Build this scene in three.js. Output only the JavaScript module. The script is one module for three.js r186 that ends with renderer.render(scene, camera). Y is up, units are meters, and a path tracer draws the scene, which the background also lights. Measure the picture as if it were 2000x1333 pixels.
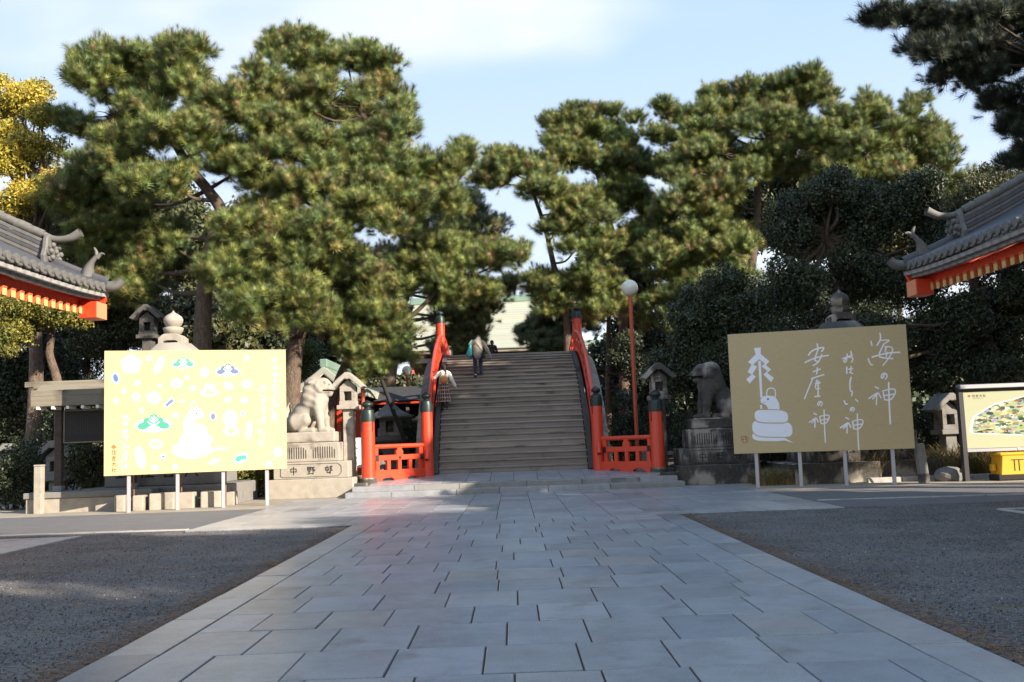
import * as THREE from 'three';
import { mergeGeometries, toCreasedNormals } from 'three/addons/utils/BufferGeometryUtils.js';
import { ImprovedNoise } from 'three/addons/math/ImprovedNoise.js';

// ---------------------------------------------------------------- camera, sky, sun, exposure
const scene = new THREE.Scene();
const EYE = 1.55, FPX = 1944;                               // eye height, focal length in pixels of the 2000 px wide photograph
const camera = new THREE.PerspectiveCamera(2 * Math.atan(666.5 / FPX) * 180 / Math.PI, 2000 / 1333, 0.1, 600);
camera.position.set(0, EYE, 0);
camera.rotation.order = 'YXZ';
camera.rotation.set(0.09985, -0.00302, -0.03569);
camera.updateMatrixWorld(true);
scene.add(camera); camera.name = 'camera';
const renderer = new THREE.WebGLRenderer({ antialias: true });
renderer.toneMapping = THREE.LinearToneMapping;
renderer.toneMappingExposure = 2.35;
renderer.shadowMap.enabled = true;

const SUN_AZ = -52 * Math.PI / 180, SUN_EL = 23 * Math.PI / 180;   // behind the camera, to the right
const sunDir = new THREE.Vector3(-Math.sin(SUN_AZ) * Math.cos(SUN_EL), Math.sin(SUN_EL), Math.cos(SUN_AZ) * Math.cos(SUN_EL));
const sun = new THREE.DirectionalLight(new THREE.Color(1, 0.88, 0.75), 5.0);
sun.name = 'sun'; sun.position.copy(sunDir).multiplyScalar(120).add(new THREE.Vector3(0, 0, -25)); sun.target.position.set(0, 0, -25);
sun.castShadow = true; sun.shadow.mapSize.set(4096, 4096); sun.shadow.radius = 1;
Object.assign(sun.shadow.camera, { left: -60, right: 60, top: 50, bottom: -50, near: 1, far: 300 });
scene.add(sun, sun.target);

const noise = new ImprovedNoise();
const nz = (x, y, z = 0) => noise.noise(x, y, z);
function fbm(x, y, z, o = 4) { let s = 0, a = 0.5, t = 0; for (let i = 0; i < o; i++) { s += a * nz(x, y, z); t += a; x *= 2.03; y *= 2.03; z *= 2.03; a *= 0.5; } return s / t; }
const clamp = (v, a = 0, b = 1) => Math.min(b, Math.max(a, v));
const smooth = (a, b, v) => { const t = clamp((v - a) / (b - a)); return t * t * (3 - 2 * t); };
const mix = (a, b, t) => a + (b - a) * t;
{
  const W = 1024, H = 512, d = new Float32Array(W * H * 4);
  for (let j = 0; j < H; j++) for (let i = 0; i < W; i++) {
    const el = ((j + 0.5) / H - 0.5) * Math.PI, ph = ((i + 0.5) / W - 0.5) * 2 * Math.PI;
    const x = Math.cos(el) * Math.cos(ph), y = Math.sin(el), z = Math.cos(el) * Math.sin(ph);
    const h = clamp(y), k = Math.pow(1 - h, 2.3);
    let c = [mix(0.13, 0.50, k), mix(0.25, 0.53, k), mix(0.44, 0.57, k)];
    const m = Math.max(0, x * sunDir.x + y * sunDir.y + z * sunDir.z);
    const glow = 0.30 * Math.pow(m, 6);
    c = [c[0] + glow, c[1] + glow * 0.9, c[2] + glow * 0.7];
    const q = 1 / (Math.max(y, 0) + 0.22);
    const cl = smooth(-0.05, 0.38, fbm(x * q * 0.95 + 3.1, z * q * 1.5 + 1.2, 0.4, 5)) * 0.85 * smooth(0.0, 0.12, y);
    for (let n = 0; n < 3; n++) d[(j * W + i) * 4 + n] = mix(c[n], [0.50, 0.50, 0.51][n], cl);
    d[(j * W + i) * 4 + 3] = 1;
  }
  const t = new THREE.DataTexture(d, W, H, THREE.RGBAFormat, THREE.FloatType);
  t.mapping = THREE.EquirectangularReflectionMapping; t.magFilter = t.minFilter = THREE.LinearFilter; t.wrapS = THREE.RepeatWrapping; t.needsUpdate = true;
  scene.background = t; scene.environment = t;
}

// ---------------------------------------------------------------- helpers
const V = (x, y, z) => new THREE.Vector3(x, y, z);
function rng(s) { return () => { s |= 0; s = s + 0x6D2B79F5 | 0; let t = Math.imul(s ^ s >>> 15, 1 | s); t = t + Math.imul(t ^ t >>> 7, 61 | t) ^ t; return ((t ^ t >>> 14) >>> 0) / 4294967296; }; }
function ray(u, v) { return V((u - 1000) / FPX, -(v - 666.5) / FPX, -1).applyQuaternion(camera.quaternion); }
function at(u, v, z) { const d = ray(u, v); return d.multiplyScalar(z / d.z).add(V(0, EYE, 0)); }       // the point at depth z seen at a pixel
const taken = {};
function numbered(n) { const k = taken[n] = (taken[n] ?? -1) + 1; return k ? n + '_' + String(k).padStart(3, '0') : n; }
function shadows(o) { o.castShadow = o.receiveShadow = true; return o; }
function mesh(name, geo, mat, parent) { const m = shadows(new THREE.Mesh(geo, mat)); m.name = parent ? name : numbered(name); (parent || scene).add(m); return m; }
function tag(o, label, category, group) { o.userData.label = label; o.userData.category = category; if (group) o.userData.group = group; return o; }
function thing(name, label, category, pos = [0, 0, 0], ry = 0, group) { const g = new THREE.Group(); g.name = numbered(name); g.position.set(...pos); g.rotation.y = ry; scene.add(g); return tag(g, label, category, group); }
function struct(name, geo, mat) { const m = mesh(name, geo, mat); m.userData.kind = 'structure'; return m; }
function merge(list) { return mergeGeometries(list.map(g => { const h = g.index ? g.toNonIndexed() : g; for (const k of Object.keys(h.attributes)) if (!['position', 'normal', 'uv'].includes(k)) h.deleteAttribute(k); return h; })); }
function boxUV(g) {                                          // uv in metres from the main direction of each face
  if (g.index) g = g.toNonIndexed();
  const p = g.attributes.position, n = g.attributes.normal, uv = new Float32Array(p.count * 2);
  for (let i = 0; i < p.count; i++) {
    const a = Math.abs(n.getX(i)), b = Math.abs(n.getY(i)), c = Math.abs(n.getZ(i));
    if (b >= a && b >= c) { uv[2 * i] = p.getX(i); uv[2 * i + 1] = p.getZ(i); } else if (a >= c) { uv[2 * i] = p.getZ(i); uv[2 * i + 1] = p.getY(i); } else { uv[2 * i] = p.getX(i); uv[2 * i + 1] = p.getY(i); }
  }
  g.setAttribute('uv', new THREE.BufferAttribute(uv, 2)); return g;
}
function jitterUV(g, a, b) { const uv = g.attributes.uv; for (let i = 0; i < uv.count; i++) uv.setXY(i, uv.getX(i) + a, uv.getY(i) + b); return g; }
function cbox(w, h, d, x = 0, y = 0, z = 0, c = 0.012) {      // chamfered box, centred on x,z, standing on y
  c = Math.min(c, w / 3, h / 3, d / 3);
  const P = [], hx = w / 2, hy = h / 2, hz = d / 2, pt = (sx, sy, sz, k) => [sx * (hx - (k === 0 ? 0 : c)), sy * (hy - (k === 1 ? 0 : c)), sz * (hz - (k === 2 ? 0 : c))];
  const quad = (a, b, e, f) => P.push(a, b, e, a, e, f), S = [-1, 1];
  for (let k = 0; k < 3; k++) for (const s of S) { const q = [[-1, -1], [1, -1], [1, 1], [-1, 1]].map(([a, b]) => { const v = [0, 0, 0]; v[k] = s; v[(k + 1) % 3] = a; v[(k + 2) % 3] = b; return pt(...v, k); }); s > 0 ? quad(...q) : quad(q[3], q[2], q[1], q[0]); }
  for (let k = 0; k < 3; k++) for (const a of S) for (const b of S) {
    const i = (k + 1) % 3, j = (k + 2) % 3, mk = (e, f) => { const v = [0, 0, 0]; v[k] = e; v[i] = a; v[j] = b; return pt(...v, f); };
    const q = [mk(-1, i), mk(1, i), mk(1, j), mk(-1, j)]; a * b > 0 ? quad(q[3], q[2], q[1], q[0]) : quad(...q);
  }
  for (const a of S) for (const b of S) for (const e of S) { const t = [pt(a, b, e, 0), pt(a, b, e, 1), pt(a, b, e, 2)]; a * b * e > 0 ? P.push(t[0], t[1], t[2]) : P.push(t[2], t[1], t[0]); }
  const g = new THREE.BufferGeometry(); g.setAttribute('position', new THREE.BufferAttribute(new Float32Array(P.flat()), 3)); g.computeVertexNormals();
  return boxUV(g.translate(x, y + hy, z));
}
function cyl(r0, r1, h, x = 0, y = 0, z = 0, seg = 20) { return new THREE.CylinderGeometry(r1, r0, h, seg).translate(x, y + h / 2, z); }
function lathe(pts, seg = 24) { return new THREE.LatheGeometry(pts.map(p => new THREE.Vector2(p[0], p[1])), seg); }
function taper(points, radii, rad = 8, seg = 0) {              // a tapered tube through points
  const c = new THREE.CatmullRomCurve3(points, false, 'centripetal'), n = seg || points.length * 4, g = new THREE.TubeGeometry(c, n, 1, rad, false), p = g.attributes.position, nn = g.attributes.normal;
  for (let i = 0; i <= n; i++) { const t = i / n * (radii.length - 1), k = Math.min(radii.length - 2, Math.floor(t)), r = mix(radii[k], radii[k + 1], t - k), o = c.getPointAt(i / n); for (let j = 0; j <= rad; j++) { const q = i * (rad + 1) + j; p.setXYZ(q, o.x + nn.getX(q) * r, o.y + nn.getY(q) * r, o.z + nn.getZ(q) * r); } }
  const uv = g.attributes.uv, L = c.getLength(); for (let i = 0; i < uv.count; i++) uv.setXY(i, uv.getX(i) * L, uv.getY(i) * radii[0] * 6);
  return g;
}
function bar(a, b, w, h) {                                     // a square bar from a to b
  const d = b.clone().sub(a), g = cbox(w, h, d.length(), 0, -h / 2, 0, 0.008), q = new THREE.Quaternion().setFromUnitVectors(V(0, 0, 1), d.clone().normalize());
  const m = new THREE.Matrix4().lookAt(b, a, V(0, 1, 0)); m.setPosition(a.clone().add(b).multiplyScalar(0.5)); return g.applyMatrix4(m);
}
function tube(points, r, rad = 8, seg = 24) { return new THREE.TubeGeometry(new THREE.CatmullRomCurve3(points), seg, r, rad, false); }
function prism(pts, depth, bevel = 0.01) { const s = new THREE.Shape(pts.map(p => new THREE.Vector2(p[0], p[1]))); return boxUV(new THREE.ExtrudeGeometry(s, { depth: depth - 2 * bevel, bevelEnabled: bevel > 0, bevelSize: bevel, bevelThickness: bevel, bevelSegments: 1, curveSegments: 8 }).translate(0, 0, -depth / 2 + bevel)); }

// surface nets: a mesh of the zero level of f in the box lo..hi with cells of size h; colour(x,y,z) gives vertex colours
function nets(f, lo, hi, h, colour) {
  const n = lo.map((l, i) => Math.ceil((hi[i] - l) / h) + 1), [nx, ny, nzz] = n, F = new Float32Array(nx * ny * nzz), id = (i, j, k) => i + nx * (j + ny * k);
  for (let k = 0; k < nzz; k++) for (let j = 0; j < ny; j++) for (let i = 0; i < nx; i++) F[id(i, j, k)] = f(lo[0] + i * h, lo[1] + j * h, lo[2] + k * h);
  const at_ = new Int32Array(nx * ny * nzz).fill(-1), P = [], I = [];
  for (let k = 0; k < nzz - 1; k++) for (let j = 0; j < ny - 1; j++) for (let i = 0; i < nx - 1; i++) {
    let c = 0, sx = 0, sy = 0, sz = 0; const v = [];
    for (let q = 0; q < 8; q++) v.push(F[id(i + (q & 1), j + (q >> 1 & 1), k + (q >> 2))]);
    for (const [a, b] of [[0, 1], [2, 3], [4, 5], [6, 7], [0, 2], [1, 3], [4, 6], [5, 7], [0, 4], [1, 5], [2, 6], [3, 7]]) if ((v[a] < 0) !== (v[b] < 0)) { const t = v[a] / (v[a] - v[b]); sx += mix(a & 1, b & 1, t); sy += mix(a >> 1 & 1, b >> 1 & 1, t); sz += mix(a >> 2, b >> 2, t); c++; }
    if (c) { at_[id(i, j, k)] = P.length / 3; P.push(lo[0] + (i + sx / c) * h, lo[1] + (j + sy / c) * h, lo[2] + (k + sz / c) * h); }
  }
  const step = [1, nx, nx * ny];
  for (let k = 1; k < nzz - 1; k++) for (let j = 1; j < ny - 1; j++) for (let i = 1; i < nx - 1; i++) for (let a = 0; a < 3; a++) {
    const p = id(i, j, k), s0 = F[p] < 0, s1 = F[p + step[a]] < 0; if (s0 === s1) continue;
    const b = step[(a + 1) % 3], c = step[(a + 2) % 3], q = [at_[p - b - c], at_[p - c], at_[p], at_[p - b]]; if (q.some(x => x < 0)) continue;
    s0 ? I.push(q[0], q[1], q[2], q[0], q[2], q[3]) : I.push(q[2], q[1], q[0], q[3], q[2], q[0]);
  }
  const g = new THREE.BufferGeometry(), pos = new Float32Array(P); g.setAttribute('position', new THREE.BufferAttribute(pos, 3)); g.setIndex(I); g.computeVertexNormals();
  const uv = new Float32Array(pos.length / 3 * 2); for (let i = 0; i < pos.length / 3; i++) { uv[2 * i] = pos[3 * i] + pos[3 * i + 2] * 0.7; uv[2 * i + 1] = pos[3 * i + 1]; } g.setAttribute('uv', new THREE.BufferAttribute(uv, 2));
  if (colour) { const C = new Float32Array(pos.length); for (let i = 0; i < pos.length; i += 3) { const c = colour(pos[i], pos[i + 1], pos[i + 2]); C[i] = c[0]; C[i + 1] = c[1]; C[i + 2] = c[2]; } g.setAttribute('color', new THREE.BufferAttribute(C, 3)); }
  return g;
}
function capsule(x, y, z, a, b, ra, rb) { const dx = b[0] - a[0], dy = b[1] - a[1], dz = b[2] - a[2], t = clamp(((x - a[0]) * dx + (y - a[1]) * dy + (z - a[2]) * dz) / (dx * dx + dy * dy + dz * dz + 1e-9)); return Math.hypot(x - a[0] - t * dx, y - a[1] - t * dy, z - a[2] - t * dz) - mix(ra, rb, t); }
const smin = (a, b, k) => { const h = clamp(0.5 + 0.5 * (b - a) / k); return mix(b, a, h) - k * h * (1 - h); };

// ---------------------------------------------------------------- textures and materials
function dataTex(n, fn, metres, srgb = true) {                 // tiling texture, fn(u, v, noise) -> linear 0..1 colours
  const d = new Uint8Array(n * n * 4), enc = v => Math.round(255 * (srgb ? Math.pow(clamp(v), 1 / 2.2) : clamp(v)));
  for (let j = 0; j < n; j++) for (let i = 0; i < n; i++) { const c = fn(i / n, j / n), k = (j * n + i) * 4; d[k] = enc(c[0]); d[k + 1] = enc(c[1] ?? c[0]); d[k + 2] = enc(c[2] ?? c[0]); d[k + 3] = 255; }
  const t = new THREE.DataTexture(d, n, n); t.wrapS = t.wrapT = THREE.RepeatWrapping; t.magFilter = THREE.LinearFilter; t.minFilter = THREE.LinearMipmapLinearFilter; t.generateMipmaps = true;
  if (srgb) t.colorSpace = THREE.SRGBColorSpace; t.repeat.set(1 / metres, 1 / metres); t.needsUpdate = true; return t;
}
function tn(u, v, f, s = 0, o = 3) {                            // tiling fbm: blend of four shifted copies
  const g = (a, b) => fbm(a * f + s, b * f, s * 1.3, o), wu = smooth(0, 1, u), wv = smooth(0, 1, v);
  return mix(mix(g(u, v), g(u - 1, v), wu), mix(g(u, v - 1), g(u - 1, v - 1), wu), wv) * 1.25;
}
const R0 = rng(11);
const speck = (n, amp) => { const a = Array.from({ length: n * n }, () => (R0() - 0.5) * amp); return (u, v) => a[Math.floor(v * n) % n * n + Math.floor(u * n) % n]; };
const sp512 = speck(512, 1);
const T = {
  granite: dataTex(512, (u, v) => { const st = smooth(0.12, 0.5, tn(u, v, 4, 61, 5)), b = 0.84 + 0.34 * tn(u, v, 3, 2, 4) + 0.26 * tn(u, v, 14, 5) + 0.42 * sp512(u, v) - 0.22 * st, w = 0.05 * tn(u, v, 2, 71); return [b * (1 + w), b, b * (1 - w - 0.06 * st)]; }, 2.3),
  graniteBump: dataTex(512, (u, v) => [0.5 + 0.3 * tn(u, v, 30, 4, 2) + 0.25 * sp512(v, u)], 0.8, false),
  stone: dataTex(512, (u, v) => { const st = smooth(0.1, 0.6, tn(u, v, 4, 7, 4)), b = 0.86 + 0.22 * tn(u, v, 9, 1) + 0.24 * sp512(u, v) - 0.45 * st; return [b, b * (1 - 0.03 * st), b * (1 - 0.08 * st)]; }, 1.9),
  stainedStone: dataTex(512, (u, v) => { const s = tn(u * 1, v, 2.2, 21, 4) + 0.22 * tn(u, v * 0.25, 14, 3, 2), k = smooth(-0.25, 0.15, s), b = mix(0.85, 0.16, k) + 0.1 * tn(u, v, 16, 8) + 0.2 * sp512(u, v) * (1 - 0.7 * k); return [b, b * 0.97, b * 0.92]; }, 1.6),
  gravel: dataTex(1024, (u, v) => { const f = sp512(u * 1, v * 1), c = tn(u, v, 60, 3, 2), m = tn(u, v, 4, 17, 4), br = smooth(0.05, 0.45, tn(u, v, 7, 31, 4)); let b = 0.62 + 1.1 * f + 0.9 * c + 0.55 * m; if (f > 0.42) b += 1.1; return [b * (1 + 0.45 * br), b * (1 + 0.08 * br), b * (1 - 0.2 * br)]; }, 3.3),
  gravelBump: dataTex(1024, (u, v) => [0.5 + 0.35 * sp512(u, v) + 0.35 * tn(u, v, 60, 3, 2)], 3.3, false),
  asphalt: dataTex(512, (u, v) => { const b = 0.78 + 0.5 * sp512(u, v) + 0.22 * tn(u, v, 5, 12, 4); return [b]; }, 2.2),
  sand: dataTex(512, (u, v) => { const b = 0.8 + 0.35 * sp512(u, v) + 0.3 * tn(u, v, 6, 14, 4), n = smooth(0.1, 0.5, tn(u, v, 5, 33, 4)); return [b, b * (1 - 0.14 * n), b * (1 - 0.3 * n)]; }, 2.7),
  wood: dataTex(512, (u, v) => { const g = tn(u * 1, v, 1, 6, 2), l = nz(u * 3, v * 90, 3) * 0.5 + nz(u * 6, v * 170, 9) * 0.35, s = smooth(0.0, 0.5, tn(u, v, 4, 40, 4)), b = 0.85 + 0.32 * l + 0.25 * g + 0.16 * sp512(u, v) - 0.62 * s; return [b, b * 0.975, b * 0.93]; }, 4.7),
  bark: dataTex(512, (u, v) => { const b = 0.65 + 0.7 * tn(u * 1, v, 7, 8, 3) + 0.5 * Math.abs(nz(u * 9, v * 34, 2)) + 0.2 * sp512(u, v); return [b, b * 0.93, b * 0.86]; }, 1.1),
  barkBump: dataTex(512, (u, v) => [0.5 + 0.5 * tn(u, v, 9, 8, 3) + 0.35 * nz(u * 9, v * 34, 2)], 1.1, false),
  tile: dataTex(256, (u, v) => { const b = 0.8 + 0.35 * tn(u, v, 6, 3, 4) + 0.25 * sp512(u, v), l = smooth(0.25, 0.5, tn(u, v, 9, 19)); return [b, b * (1 + 0.02 * l), b * (1 - 0.1 * l)]; }, 1.3),
  copper: dataTex(512, (u, v) => { const b = 0.86 + 0.25 * tn(u, v, 5, 5, 4) + 0.1 * sp512(u, v), y = smooth(0, 0.4, tn(u, v, 3, 27)); return [b * (1 + 0.14 * y), b, b * (1 - 0.14 * y)]; }, 4),
  lacquer: dataTex(256, (u, v) => { const b = 0.93 + 0.12 * tn(u, v, 4, 15, 4) + 0.05 * sp512(u, v), w = smooth(0.32, 0.6, tn(u, v, 8, 51, 3)); return [b, b * (1 + 0.5 * w), b * (1 + 0.9 * w)]; }, 1.4),
  gold: dataTex(512, (u, v) => { const b = 0.94 + 0.09 * tn(u, v, 4, 15, 4) + 0.05 * sp512(u, v); return [b, b, b]; }, 1.4),
};
const lin = (r, g, b) => new THREE.Color().setRGB(r, g, b);
function mat(r, g, b, rough, extra = {}) { return new THREE.MeshStandardMaterial({ color: lin(r, g, b), roughness: rough, side: THREE.DoubleSide, ...extra }); }
const M = {
  slab: [[.325, .335, .345], [.29, .303, .32], [.355, .357, .357], [.31, .316, .32], [.33, .342, .36], [.26, .266, .275], [.345, .336, .325], [.235, .238, .24], [.335, .322, .30]].map(c => mat(...c, 0.37, { map: T.granite, bumpMap: T.graniteBump, bumpScale: 0.0012 })),
  joint: mat(.06, .058, .052, 0.95, { map: T.sand }),
  gravel: mat(.165, .154, .142, 0.93, { map: T.gravel, bumpMap: T.gravelBump, bumpScale: 0.012 }),
  asphalt: mat(.15, .147, .145, 0.9, { map: T.asphalt }),
  sand: mat(.38, .33, .25, 0.95, { map: T.sand }),
  soil: mat(.11, .085, .06, 0.98, { map: T.sand }),
  line: mat(.45, .43, .39, 0.8, { map: T.stone }),
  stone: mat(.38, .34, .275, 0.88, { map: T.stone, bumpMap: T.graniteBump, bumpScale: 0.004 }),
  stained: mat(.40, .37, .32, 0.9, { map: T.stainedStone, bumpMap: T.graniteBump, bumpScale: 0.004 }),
  greyStone: mat(.22, .21, .19, 0.92, { map: T.stone, bumpMap: T.graniteBump, bumpScale: 0.004 }),
  stepStone: mat(.27, .26, .235, 0.88, { map: T.stone, bumpMap: T.graniteBump, bumpScale: 0.004 }),
  ink: mat(.03, .028, .025, 0.8),
  red: new THREE.MeshPhysicalMaterial({ color: lin(.68, .052, .012), roughness: 0.42, clearcoat: 0.35, clearcoatRoughness: 0.3, map: T.lacquer, side: THREE.DoubleSide }),
  poleRed: mat(.50, .09, .04, 0.5, { map: T.lacquer }),
  bronze: mat(.028, .042, .038, 0.42, { metalness: 0.5 }),
  iron: mat(.03, .028, .028, 0.5, { metalness: 0.4 }),
  wood: [[.33, .295, .255], [.28, .25, .215], [.37, .335, .285], [.30, .272, .245]].map(c => mat(...c, 0.85, { map: T.wood })),
  woodDark: mat(.085, .08, .078, 0.85, { map: T.wood }),
  noticeWood: mat(.25, .225, .17, 0.85, { map: T.wood }),
  noticePost: mat(.10, .075, .06, 0.85, { map: T.wood }),
  tile: mat(.085, .085, .09, 0.55, { map: T.tile }),
  tileEnd: mat(.155, .148, .132, 0.7, { map: T.tile }),
  plasterGrey: mat(.32, .31, .29, 0.9, { map: T.stone }),
  yellowEnd: mat(.62, .42, .14, 0.6),
  steel: mat(.42, .42, .43, 0.45, { metalness: 0.6 }),
  darkSteel: mat(.05, .047, .047, 0.5, { metalness: 0.3 }),
  copper: mat(.36, .375, .30, 0.75, { map: T.copper }),
  copperDark: mat(.17, .26, .20, 0.7, { map: T.copper }),
  white: mat(.76, .75, .72, 0.7),
  globe: new THREE.MeshPhysicalMaterial({ color: lin(.72, .70, .58), roughness: 0.3, clearcoat: 0.4, clearcoatRoughness: 0.1 }),
  bark: mat(.17, .13, .10, 0.95, { map: T.bark, bumpMap: T.barkBump, bumpScale: 0.05 }),
  twig: mat(.10, .078, .06, 0.95, { map: T.bark }),
  rafterRed: mat(.62, .12, .045, 0.55, { map: T.lacquer }),
  rafterEnd: mat(.66, .24, .11, 0.6),
  darkStone: mat(.10, .092, .08, 0.92, { map: T.stone }),
  rust: mat(.20, .09, .05, 0.8),
  dark: mat(.022, .02, .018, 0.9),
  needles: new THREE.MeshPhysicalMaterial({ color: 0xffffff, roughness: 0.6, side: THREE.DoubleSide, transmission: 0.2, thickness: 0 }),
  leaves: new THREE.MeshPhysicalMaterial({ color: 0xffffff, roughness: 0.55, side: THREE.DoubleSide, transmission: 0.25, thickness: 0 }),
  yellow: mat(.70, .36, .02, 0.45),
};
function sheet(name, x0, x1, z0, z1, y, material, kind = 'structure') { const g = new THREE.PlaneGeometry(x1 - x0, z1 - z0).rotateX(-Math.PI / 2).translate((x0 + x1) / 2, y, (z0 + z1) / 2); const m = mesh(name, boxUV(g), material); m.userData.kind = kind; return m; }

// ---------------------------------------------------------------- ground
sheet('ground', -260, 260, -320, 120, -0.03, M.soil);
sheet('gravel_yard', -40, 40, -20.2, 40, -0.012, M.gravel);
sheet('road', -60, 60, -26.6, -20.2, -0.012, M.asphalt);
sheet('sand_verge', -60, 60, -34.5, -26.6, -0.010, M.sand);
sheet('paving_bed', -3.22, 3.22, -19.8, 12, -0.004, M.joint);
sheet('apron_bed', -6.55, 6.55, -29.9, -19.8, -0.0035, M.joint);
{
  const r = rng(5);
  // the straight path: rows of granite slabs between two border courses
  const path = new THREE.Group(); path.name = 'stone_path'; path.userData.kind = 'structure'; scene.add(path);
  const slab = (x0, x1, z0, z1, name = 'slab', parent = path, gx = 0.007, gz = 0.008) => {
    const w = x1 - x0 - 2 * gx, d = z1 - z0 - 2 * gz, g = cbox(w, 0.05, d, 0, -0.05, 0, 0.005); jitterUV(g, r() * 9, r() * 9);
    const m = mesh(name, g, M.slab[Math.floor(r() * (r() < 0.65 ? 5 : 9))], parent); m.position.set((x0 + x1) / 2, 0.012 + (r() - 0.5) * 0.006, (z0 + z1) / 2); m.rotation.set((r() - 0.5) * 0.004, (r() - 0.5) * 0.004, (r() - 0.5) * 0.004); return m;
  };
  for (let z = -19.78, row = 0; z < 3; row++) {
    const d = 0.86 + r() * 0.14; let x = -2.76; let first = true;
    while (x < 2.76 - 0.01) { let w = first ? (row % 2 ? 0.36 : 0.62) + r() * 0.12 : 0.56 + r() * 0.2; first = false; if (2.76 - x - w < 0.3) w = 2.76 - x; slab(x, x + w, z, z + d); x += w; }
    z += d;
  }
  for (const s of [-1, 1]) for (let z = -19.78; z < 3;) { const d = 1.25 + r() * 0.35; slab(s < 0 ? -3.2 : 2.765, s < 0 ? -2.765 : 3.2, z, z + d, 'border_slab'); z += d; }
  const apron = new THREE.Group(); apron.name = 'stone_apron'; apron.userData.kind = 'structure'; scene.add(apron);
  for (let i = 0; i < 17; i++) for (let z = -29.88, k = 0; z < -19.9; k++) { let d = 0.9 + ((i * 7 + k * 3) % 5) * 0.07; if (-19.8 - z - d < 0.45) d = -19.8 - z; slab(-6.5 + i * 0.765, -6.5 + (i + 1) * 0.765, z, z + d, 'slab', apron, 0.006, 0.006); z += d; }
  // flush edging stones of the yard and the road
  const edge = (name, pts, w) => { const g = new THREE.Group(); g.name = name; g.userData.kind = 'structure'; scene.add(g); for (let i = 0; i < pts.length - 1; i++) { const a = pts[i], b = pts[i + 1], n = Math.max(1, Math.round(Math.hypot(b[0] - a[0], b[1] - a[1]) / 1.2)); for (let k = 0; k < n; k++) { const t = (k + 0.5) / n, L = Math.hypot(b[0] - a[0], b[1] - a[1]) / n - 0.02; const m = mesh('edging_stone', jitterUV(cbox(w, 0.05, L, 0, -0.045, 0, 0.006), r() * 5, r() * 5), M.line, g); m.position.set(mix(a[0], b[0], t), 0.004 + r() * 0.004, mix(a[1], b[1], t)); m.rotation.y = Math.atan2(b[0] - a[0], b[1] - a[1]); } } };
  edge('road_edging', [[-24, -21.4], [-6.6, -20.35]], 0.16);
  edge('yard_edging', [[-8.5, -8], [-8.5, -19.6]], 0.14);
  edge('road_edging_stones', [[6.7, -22.3], [20, -21.2]], 0.12);
  edge('yard_edging_stones', [[8.8, -6], [8.8, -18.3], [20, -18.0]], 0.12);
  sheet('side_pavement', -24, -8.6, -19.6, -6, 0.0, M.line);
  sheet('side_terrace', 8.9, 24, -18, -4, 0.0, M.asphalt);
}
// loose stones over the gravel near the camera
{
  const r = rng(77), g = new THREE.IcosahedronGeometry(1, 0), n = 26000, im = shadows(new THREE.InstancedMesh(g, mat(1, 1, 1, 0.9), n)), m4 = new THREE.Matrix4(), q = new THREE.Quaternion(), e = new THREE.Euler(), c = new THREE.Color();
  for (let i = 0; i < n; i++) {
    const s = r() < 0.5 ? -1 : 1, z = -5 - 15 * Math.pow(r(), 1.4), x = s * (3.23 + (Math.abs(z) * 0.62 + 1.2 - 3.23) * Math.pow(r(), 0.8));
    q.setFromEuler(e.set(r() * 6, r() * 6, r() * 6)); const k = 0.004 + 0.008 * r() * r(); m4.compose(V(x, -0.008 + k * 0.3, z), q, V(k * 1.3, k * 0.8, k)); im.setMatrixAt(i, m4);
    const b = 0.05 + 0.32 * r() * r(), w = r() < 0.15 ? 0.25 : 0; im.setColorAt(i, c.setRGB(b * (1 + w), b, b * (1 - w * 0.6)));
  }
  im.name = 'gravel_stones'; im.userData = { label: 'loose dark gravel stones scattered over the yard', category: 'gravel', kind: 'stuff' }; scene.add(im);
}

// fallen pine needles along the edges of the path and over the gravel
{
  const r = rng(79), P = [0, 0, -0.5, 0.02, 0.01, 0, 0, 0, 0.5, 0, 0, -0.5, -0.02, 0.008, 0.02, 0, 0, 0.5], g = new THREE.BufferGeometry(); g.setAttribute('position', new THREE.BufferAttribute(new Float32Array(P), 3)); g.computeVertexNormals();
  const n = 9000, im = shadows(new THREE.InstancedMesh(g, mat(1, 1, 1, 0.9), n)), m4 = new THREE.Matrix4(), q = new THREE.Quaternion(), c = new THREE.Color(); let k = 0;
  while (k < n) { const s = r() < 0.5 ? -1 : 1, z = -5 - 15 * Math.pow(r(), 1.3), x = s * (3.23 + (r() < 0.5 ? 0.5 * r() * r() : r() * 7)), d = fbm(x * 0.8, z * 1.5, 3.3, 3); if (Math.abs(x) > 3.6 && d < 0.12 - 0.1 * r()) continue; q.setFromAxisAngle(V(0, 1, 0), r() * 6.28); const L = 0.05 + 0.09 * r(); m4.compose(V(x, 0.002 + r() * 0.006, z), q, V(0.12 + 0.1 * r(), 0.2, L)); im.setMatrixAt(k, m4); const b = 0.6 + 0.8 * r(); im.setColorAt(k, c.setRGB(.26 * b, .14 * b, .065 * b)); k++; }
  im.name = 'pine_litter'; im.userData = { label: 'fallen brown pine needles lying along the path edges', category: 'needles', kind: 'stuff' }; scene.add(im);
}
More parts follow.
